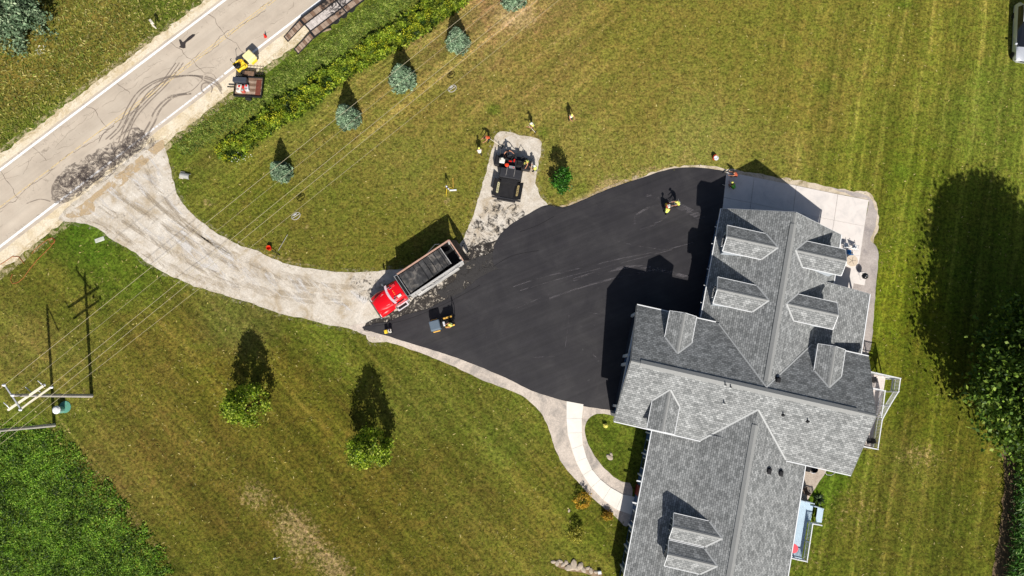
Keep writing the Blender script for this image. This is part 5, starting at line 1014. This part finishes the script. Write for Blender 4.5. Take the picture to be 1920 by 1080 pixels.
for s in (.55,-.55): MB().tube([(-1.15,s,.9),(-1.2,s,1.9),(-1.15,-s,1.9)] if s>0 else [(-1.15,s,.9),(-1.15,s,1.9)],.035,6).build('roll_bar',m_blk,rl)
def sit(root,px,py,h,ang,label):
    pass
person(845,611,R(196),'roller driver in a yellow shirt sitting on the compact roller',m_vis,m_khaki,.12,'front',.62,hat=m_haty,vest=m_vis,z=.42)
yr=roller('parked_roller',461,121,R(38),'yellow compact roller with a cream hood and no driver parked at the road edge',m_cream,m_yc,R(8))
for s in (.5,-.5): MB().tube([(-.95,s,.9),(-1.0,s,1.85),(-.8,s,1.95)],.035,6).build('grab_rail',m_dark,yr)
MB().cham((-.8,.0,1.12),(.62,.66,.10),.14).build('seat_pad',m_blk,yr)
# walk-behind machines
q=P(729,622); o=empty('trench_rammer',(q.x,q.y,.06),.2,'small yellow rammer with a white tank at the tip of the asphalt beside the truck','rammer')
MB().cham((0,0,.08),(.8,.42,.14),.05).build('shoe',m_dark,o); MB().cham((-.2,0,.42),(.34,.4,.5),.06).build('engine',m_yc,o); MB().cham((.2,.0,.5),(.36,.4,.3),.06).build('fuel_tank',m_wht,o)
MB().tube([(-.3,.22,.5),(.45,.26,.85),(.45,-.26,.85),(-.3,-.22,.5)],.025,6).build('handle',m_dark,o); MB().lathe([(.08,0),(.08,.1)],(.2,0,.66),8).build('cap',m_blk,o)
q=P(1252,386); o=empty('plate_compactor',(q.x,q.y,.06),R(195),'small plate compactor with orange tank between the two workers on the asphalt','plate compactor')
MB().cham((0,0,.06),(.75,.55,.1),.05).build('base_plate',m_dark,o); MB().cham((.08,0,.3),(.42,.4,.34),.06).build('engine',m_ors,o); MB().cham((.05,.1,.55),(.3,.26,.16),.05).build('fuel_tank',m_wht,o); MB().cham((.25,-.12,.45),(.2,.2,.2),.04).build('air_filter',m_yc,o)
for s in (.24,-.24): MB().tube([(-.2,s,.2),(-1.0,s,.95)],.022,6).build('handle',m_grey,o)
MB().tube([(-1.0,.24,.95),(-1.0,-.24,.95)],.022,6).build('cross_bar',m_grey,o); MB().tube([(-.6,.24,.58),(-.6,-.24,.58)],.018,6).build('cross_bar',m_grey,o)
q=P(840,358); o=empty('survey_tripod',(q.x,q.y,0),.3,'yellow-legged tripod carrying a dark laser level in the lawn left of the paver','tripod')
for k in range(3):
    a=R(250)+k*2.09 if k else R(235); MB().tube([(.05*math.cos(a),.05*math.sin(a),1.35),(.62*math.cos(a),.62*math.sin(a),0)],.035,5,r2=.02).build('leg',m_yc,o)
hd_=MB().cham((0,0,1.45),(.26,.24,.24),.04).build('laser_level',m_navy,o); MB().lathe([(.09,0),(.09,.16),(.03,.2)],(0,0,1.57),10).build('rotor',m_ins,hd_); MB().cham((.12,-.18,1.3),(.16,.14,.14),.03).build('battery',m_ins,hd_)
a,b=P(843,358),P(856,356); tag(MB().box(((a.x+b.x)/2,(a.y+b.y)/2,.06),(.75,.14,.1),rz=.06).build('grade_rod_case',m_white),'short white case lying on the grass right of the tripod','case')
a,b=P(849,334),P(850,352); tag(MB().tube([(a.x,a.y,.04),(b.x,b.y,.04)],.03,5).build('yellow_stake',m_tan),'thin yellow stake lying above the white case','stake')
# small utility trailer with its load
m_rust2=simple('rusty_deck',A_(132,106,88),.9,var=.35,sc_=2.2); m_wood=simple('dirty_planks',A_(168,146,128),.9,var=.3,sc_=2.5); m_wood2=simple('whitened_planks',A_(206,196,190),.9,var=.35,sc_=4)
q=P(467,164,.5); o=empty('utility_trailer',(q.x,q.y,0),R(-3),'small dark utility trailer with raised rear mesh gate standing on the shoulder','trailer')
for i in range(7): MB().box((0,-.93+.31*i,.52),(2.9,.29,.05)).build('plank',m_wood if i%2 else m_rust2,o)
for y in (-1.1,1.1): MB().box((0,y,.62),(3.0,.06,.32)).build('side_rail',m_dark,o)
for x in (-1.5,1.5): MB().box((x,0,.62),(.06,2.2,.3)).build('end_rail',m_dark,o)
for y in (-1.25,1.25): wheel(o,0,y,.33,.2)
MB().side([(-1.5,.4),(-2.4,.4),(-2.4,.48),(-1.5,.48)],-.06,.06).build('tongue',m_dark,o)
gt=MB()
for i in range(6): gt.box((-.2+.0*i,1.75,.05+.0*i),(.04,1.2,.04)) if 0 else gt.box((-.55+.36*i,1.72,.30),(.04,1.25,.04),rx=R(20))
for j in range(3): gt.box((.3,1.2+.5*j,.14+.18*j),(1.9,.05,.04))
gt.build('ramp_gate',m_dark,o); MB().box((1.05,-.1,.58),(.55,1.9,.04)).build('rusty_plate',simple('rust_red',A_(120,66,52),.85,var=.3,sc_=3),o)
def load(name,px,py,h,d,mat,label,rz=0,cat='box',extra=None):
    q=P(px,py,h+d[2]/2); z=h; r=empty(name,(q.x,q.y,z),rz,label,cat); MB().cham((0,0,d[2]/2),d,.04).build('housing',mat,r)
    if extra: extra(r,d)
    return r
load('tool_chest',451,151,.56,(1.5,.55,.6),simple('charcoal_lid',A_(66,70,78),.5),'long charcoal tool chest across the front of the utility trailer',R(-4),'tool chest',lambda r,d:(MB().box((0,0,d[2]+.01),(1.46,.5,.03)).build('lid',simple('charcoal_lid2',A_(70,74,84),.45),r),MB().box((0,-.3,.4),(.2,.03,.06)).build('handle',m_chr,r)))
load('steel_plate_stack',466,139,.5,(1.35,.7,.12),simple('brown_black',A_(70,58,54),.8,var=.3,sc_=3),'dark flat mat sticking out between the roller and the trailer',R(-6),'mat',lambda r,d:MB().box((.1,.05,d[2]+.02),(1.0,.5,.03)).build('top_sheet',m_rust2,r))
def eng(r,d):
    MB().lathe([(.12,0),(.14,.04),(.05,.07)],(-.05,-.22,d[2]),12).build('recoil_cover',m_grey,r); MB().tube([(-.2,.3,d[2]+.02),(.2,.3,d[2]+.02)],.02,5).build('handle',m_dark,r); MB().box((.02,.15,d[2]+.02),(.2,.2,.04)).build('tank_cap',m_red,r)
load('white_generator',449,166,.56,(.50,.85,.42),m_wht,'white and pink machine at the left end of the utility trailer',R(-8),'machine',eng)
load('red_saw',457,167,.56,(.34,.8,.4),simple('faded_red',A_(206,96,82),.5,var=.1),'faded red saw standing in the middle of the trailer load',R(-5),'saw',eng)
load('white_pump',463,165,.56,(.42,.62,.42),m_ins,'white pump with a round cover, right end of the trailer load',R(6),'pump',eng)
# long equipment trailer with ramps
ea,eb=P(541,70,.8),P(668,-25,.8); ed=(eb-ea).normalized(); tw=P(536,66,.8)
TR=empty('equipment_trailer',(*P(577,53,.8),0),math.atan2(ed.y,ed.x),'long plank-decked equipment trailer with two lowered ramps on the road shoulder','trailer')
Wt=2.55
for rail,(y0,y1,mt) in enumerate((( .55,1.3,m_wood),(-1.3,-.55,m_wood))):
    for i in range(22): MB().box((.22+.42*i,(y0+y1)/2,.82),(.40,.72,.06)).build('plank',m_wood if (i+rail)%3 else m_rust2,TR)
for i in range(15): MB().box((.3+.62*i,0,.80),(.60,1.02,.05)).build('centre_plate',m_wood2,TR)
for y in (-1.34,-.54,.54,1.34): MB().box((4.6,y,.84),(9.4,.09,.16)).build('rail',m_dark,TR)
for x in (0,4.4,9.2): MB().box((x,0,.80),(.12,2.7,.2)).build('cross_member',m_dark,TR)
for y in (.95,-.95):
    rp=MB(); rp.box((-1.3,y-.36,.45),(2.7,.06,.1),ry=R(-16)); rp.box((-1.3,y+.36,.45),(2.7,.06,.1),ry=R(-16)); rp.box((-.08,y,.78),(.2,.8,.12)); rp.box((-2.55,y,.12),(.12,.8,.06)); ro=rp.build('ramp',m_dark,TR)
    for i in range(8): MB().box((-.28-.31*i,y,.755-.089*i),(.29,.64,.04),ry=R(-16)).build('plank',m_wood if i%3 else m_rust2,ro)
for x in (3.0,4.1,5.2):
    for y in (-1.1,1.1): wheel(TR,x,y,.38,.22)
tag(MB().box((0,0,.3),(1.25,.14,.14),rz=R(18)).build('timber_beam',m_wood,loc=(*P(611,58,.2),0)),'loose timber on the shoulder against the trailer side','timber')
for i,(a,b,l) in enumerate(((631,36,'left coil of chain hanging over the trailer edge'),(648,22,'upper coil of chain hanging over the trailer edge'))):
    q=P(a,b,.5); tag(MB().tube([(.3*math.cos(t),.12*math.sin(t),.02*t) for t in range(9)],.03,5).build('chain',m_ins,loc=(q.x,q.y,.3)),l,'chain')
spill=sheet('spilled_asphalt',px2w([(600,-20),(640,-20),(650,15),(628,32),(604,20)],.86),.875,overlay('spilled_asphalt',A_(50,46,46),.46,1.6,1.2,.9,8,.8),.2,.3,63,kind='stuff')
# silver suv
q=P(1909,121); o=empty('parked_vehicle',(q.x,q.y,0),R(-98),'long silver vehicle with a white hood cut off by the right edge at the top','car')
m_sil=simple('silver_paint',A_(222,226,234),.28,.35,var=.02,coat=.7)
SX=lambda x:x if x>-2.0 else x-2.0
S_=[(0,[(.55,.35),(.62,.5),(.6,.7),(.4,.78),(0,.8)]),(-.25,[(.82,.3),(.88,.5),(.82,.82),(.6,.94),(0,.98)]),(-.9,[(.92,.28),(.96,.55),(.9,.92),(.68,1.02),(0,1.08)]),(-1.45,[(.93,.28),(.97,.55),(.92,.98),(.74,1.08),(0,1.14)]),(-2.15,[(.93,.28),(.97,.55),(.93,1.0),(.70,1.58),(0,1.66)]),(-3.3,[(.93,.28),(.97,.55),(.93,1.02),(.70,1.64),(0,1.72)]),(-4.2,[(.93,.28),(.97,.55),(.92,1.02),(.68,1.56),(0,1.63)]),(-4.7,[(.9,.32),(.94,.55),(.88,1.0),(.7,1.1),(0,1.12)]),(-4.8,[(.8,.36),(.84,.55),(.8,.9),(.6,.96),(0,.98)])]
bd=loft('body',[(SX(x),h) for x,h in S_],[m_sil,m_gl2],o,mi=lambda i,k,n:1 if (i==3 and k in (2,3,5,6) ) or (i in (4,5) and k in (2,n-4)) or (i==6 and k in (3,5)) else 0)
for s in (1,-1):
    for x in (-.85,-5.5): wheel(o,x,s*.84,.36,.24)
    mr=MB().cham((-1.75,s*1.06,1.1),(.18,.26,.16),.04).build('mirror',m_sil,bd); MB().cham((-.12,s*.62,.72),(.22,.34,.16),.05).build('headlight',m_ins,bd)
MB().box((.0,0,.62),(.05,.8,.2)).build('grille',m_dark,bd)
for y in (-.45,.45): MB().box((-5.2,y,1.74),(1.9,.05,.05)).build('roof_rail',m_dark,bd)
# ---------------------------------------------------------------- decks, patio furniture and yard things
def rail_run(o,pts,z0,h,mat,bal,step=.14,posts=True,name='railing',top=.09):
    for (a,b) in zip(pts[:-1],pts[1:]):
        a,b=Vector(a),Vector(b); d=b-a; L=d.length; rz=math.atan2(d.y,d.x); m=(a+b)/2; r=MB().box((m.x,m.y,z0+h),(L,top,.05),rz=rz).build(name,mat,o)
        MB().box((m.x,m.y,z0+.12),(L,.06,.05),rz=rz).build('bottom_rail',mat,r)
        for i in range(1,int(L/step)): q=a+d*(i*step/L); MB().box((q.x,q.y,z0+h/2+.05),(.05,.05,h-.1),rz=rz).build('baluster',bal,r)
    if posts:
        for p_ in pts: MB().box((p_[0],p_[1],(z0+h+.06)/2),(.11,.11,z0+h+.06)).build('post',mat,o)
m_dkw1=simple('deck_boards_tan',A_(228,216,208),.8,var=.12,sc_=2); m_dkw2=simple('deck_boards_blue',A_(196,218,234),.7,var=.06,sc_=2); m_bpost=simple('blue_grey_paint',A_(190,206,220),.6)
D1=empty('upper_deck',(HO.x,HO.y,0),HA,'raised pale deck with white railings on the east side of the house','deck')
for i in range(22):
    u=22.7+.145*i; vN=4.4; uu=u+.07
    vS=-2.8 if uu<25.55 else .2+(uu-25.6)/(26.75-25.6)*2.9
    if uu>26.8: break
    MB().box((uu,(vN+vS)/2,2.22),(.138,vN-vS,.05)).build('board',m_dkw1,D1)
rail_run(D1,[(22.9,4.45),(24.4,4.45),(25.6,4.45),(26.8,4.45),(26.8,3.15),(26.15,1.6),(25.62,.1),(25.6,-2.8),(24.2,-2.86),(22.9,-2.86)],2.25,1.0,m_white,m_white)
rail_run(D1,[(24.0,2.92),(25.5,2.92),(25.52,1.5),(25.5,.3)],2.25,1.0,m_white,m_white)
MB().box((24.7,4.38,2.08),(4.2,.06,.24)).build('rim_joist',m_white,D1); MB().box((26.72,3.8,2.08),(.06,1.3,.24)).build('rim_joist',m_white,D1)
D2=empty('lower_deck',(HO.x,HO.y,0),HA,'small light blue deck with blue-grey railings at the south-east wall','deck')
for i in range(16):
    u=19.0+.15*i; uu=u+.07
    if uu>21.15 and uu>21.95: break
    v0,v1=(-14.8,-9.35) if uu<21.15 else (-11.1,-9.6)
    MB().box((uu,(v0+v1)/2,.85),(.142,v1-v0,.05)).build('board',m_dkw2,D2)
rail_run(D2,[(19.4,-9.3),(20.2,-9.3),(21.0,-9.3)],.88,.95,m_bpost,m_bpost); rail_run(D2,[(21.2,-9.55),(22.05,-9.6)],.7,.95,m_bpost,m_bpost); rail_run(D2,[(22.05,-11.15),(21.2,-11.2),(21.2,-13.0),(21.2,-14.8),(20.3,-14.82),(19.4,-14.82)],.88,.95,m_white,m_bpost)
for i in range(3): MB().box((22.1+.27*i,-10.35,.62-.22*i),(.27,1.4,.05)).build('step',m_dkw2,D2)
def hloc(u,v,z): q=HO+HU*u+HV*v; return (q.x,q.y,z)
o=empty('patio_umbrella',hloc(19.86,-13.9,.88),0,'small round coral red table on the lower blue deck','table'); MB().lathe([(.42,.62),(.45,.66),(.44,.70),(.02,.72)],(0,0,0),20).build('table_top',simple('coral_red',A_(244,98,110),.5,var=.03),o)
for k in range(4): a=k*1.57+.4; MB().tube([(.3*math.cos(a),.3*math.sin(a),0),(.22*math.cos(a),.22*math.sin(a),.62)],.025,5).build('leg',m_dark,o)
o.name='round_table'
def chair(name,u,v,z,rz,label,mat,seatm,group=None):
    o=empty(name,hloc(u,v,z),HA+rz,label,'chair',group); MB().cham((0,0,.42),(.52,.5,.05),.04).build('seat',seatm,o); MB().box((-.28,0,.72),(.05,.5,.56),ry=R(-14)).build('backrest',seatm,o)
    for s in (1,-1):
        for x in (.24,-.22): MB().tube([(x,s*.25,0),(x,s*.25,.42)],.018,5).build('leg',mat,o)
        MB().tube([(-.3,s*.28,.66),(.22,s*.28,.64),(.24,s*.27,.4)],.02,5).build('armrest',mat,o)
    return o
m_mesh=simple('grey_mesh',A_(236,238,240),.7,var=.1); m_tub=simple('pale_tube',A_(190,192,196),.4,.2)
q=P(1585,466)-HO; 
def hf(px,py,z): g=P(px,py,z)-HO; return g.dot(HU),g.dot(HV)
u,v=hf(1586,460,.4); chair('patio_chair',u,v,.062,R(100),'grey mesh patio chair nearest the wall, left of the other pair chair',m_tub,m_mesh,'patio chairs')
u,v=hf(1602,463,.4); chair('patio_chair',u,v,.062,R(80),'grey mesh patio chair nearer the patio edge, right of the blue cushion',m_tub,m_mesh,'patio chairs')
u,v=hf(1591,473,.4); chair('blue_chair',u,v,.062,R(95),'patio chair with a bright blue cushion between the glass table and the mesh chairs',m_dark,simple('blue_cushion',A_(40,110,176),.8,var=.15,sc_=12))
u,v=hf(1597,489,.7); o=empty('glass_table',hloc(u,v,.062),0,'round patio table with a pale tan top and thin dark spokes','table'); tt=MB().lathe([(.60,.68),(.62,.70),(.6,.72),(.02,.72)],(0,0,0),28).build('table_top',simple('tan_glass',A_(222,204,182),.2,var=.03),o)
for k in range(5): a=k*1.2566; MB().tube([(0,0,.73),(.42*math.cos(a),.42*math.sin(a),.73)],.012,4).build('spoke',m_dark,tt)
for k in range(4): a=k*1.5708+.5; MB().tube([(.4*math.cos(a),.4*math.sin(a),.68),(.45*math.cos(a),.45*math.sin(a),0)],.02,5).build('leg',m_tub,o)
q=P(1620,518,.7); o=empty('kettle_grill',(q.x,q.y,.05),0,'round black kettle grill on the square concrete pad','grill')
MB().lathe([(.06,.55),(.26,.66),(.33,.84),(.34,.86)],(0,0,0),20).build('bowl',m_blk,o); ld=MB().lathe([(.34,.86),(.33,.92),(.26,1.04),(.12,1.11),(.01,1.12)],(0,0,0),20).build('lid',simple('black_enamel',(.01,.01,.011),.15,coat=.5),o,smooth=True); MB().box((.03,-.05,1.16),(.16,.03,.04)).build('handle',m_ins,ld); MB().lathe([(.04,0),(.04,.02)],(.1,.12,1.06),8).build('vent',m_ins,ld)
for k in range(3): a=k*2.09+.3; MB().tube([(.18*math.cos(a),.18*math.sin(a),.65),(.33*math.cos(a),.33*math.sin(a),0)],.014,5).build('leg',m_chr,o)
u,v=hf(1516,879,.8); o=empty('air_conditioner',hloc(u,v,0),HA,'black square utility unit in the corner against the south wing','utility box'); MB().cham((0,0,.4),(.42,.62,.8),.04).build('housing',m_blk,o); MB().box((0,0,.81),(.3,.45,.02)).build('top_grille',m_dark,o)
u,v=hf(1527,880,.4); o=empty('hose_reel',hloc(u,v,0),HA,'round black hose bowl with a coiled pale hose under the roof edge','hose pot'); MB().lathe([(.30,0),(.36,.45),(.32,.45),(.27,.1)],(0,0,0),18).build('pot',m_blk,o)
MB().tube([((.40+.03*(t%3))*math.cos(t*.5),(.40+.03*(t%3))*math.sin(t*.5),.05) for t in range(27)],.022,5).build('coiled_hose',m_ins,o)
u,v=hf(1511,920,.5); chair('wooden_chair',u,v,.02,R(120),'brown wooden chair on the paver patio north of the blue deck',m_wood,m_rust2)
u,v=hf(1630,827,2.7); chair('black_chair',u,v,2.25,R(200),'black wire chair at the south end of the upper deck',m_blk,m_dark)
u,v=hf(1640,712,2.7); chair('deck_chair',u,v,2.25,R(20),'dark chair near the house wall on the upper deck',m_blk,m_dark)
pts=[P(a,b) for a,b in ((1545,884),(1550,890),(1558,891),(1565,887),(1566,881))]; tag(MB().tube([(p.x,p.y,.04) for p in pts],.022,5).build('garden_hose',m_ins),'pale garden hose curving out onto the grass from the roof corner','hose')
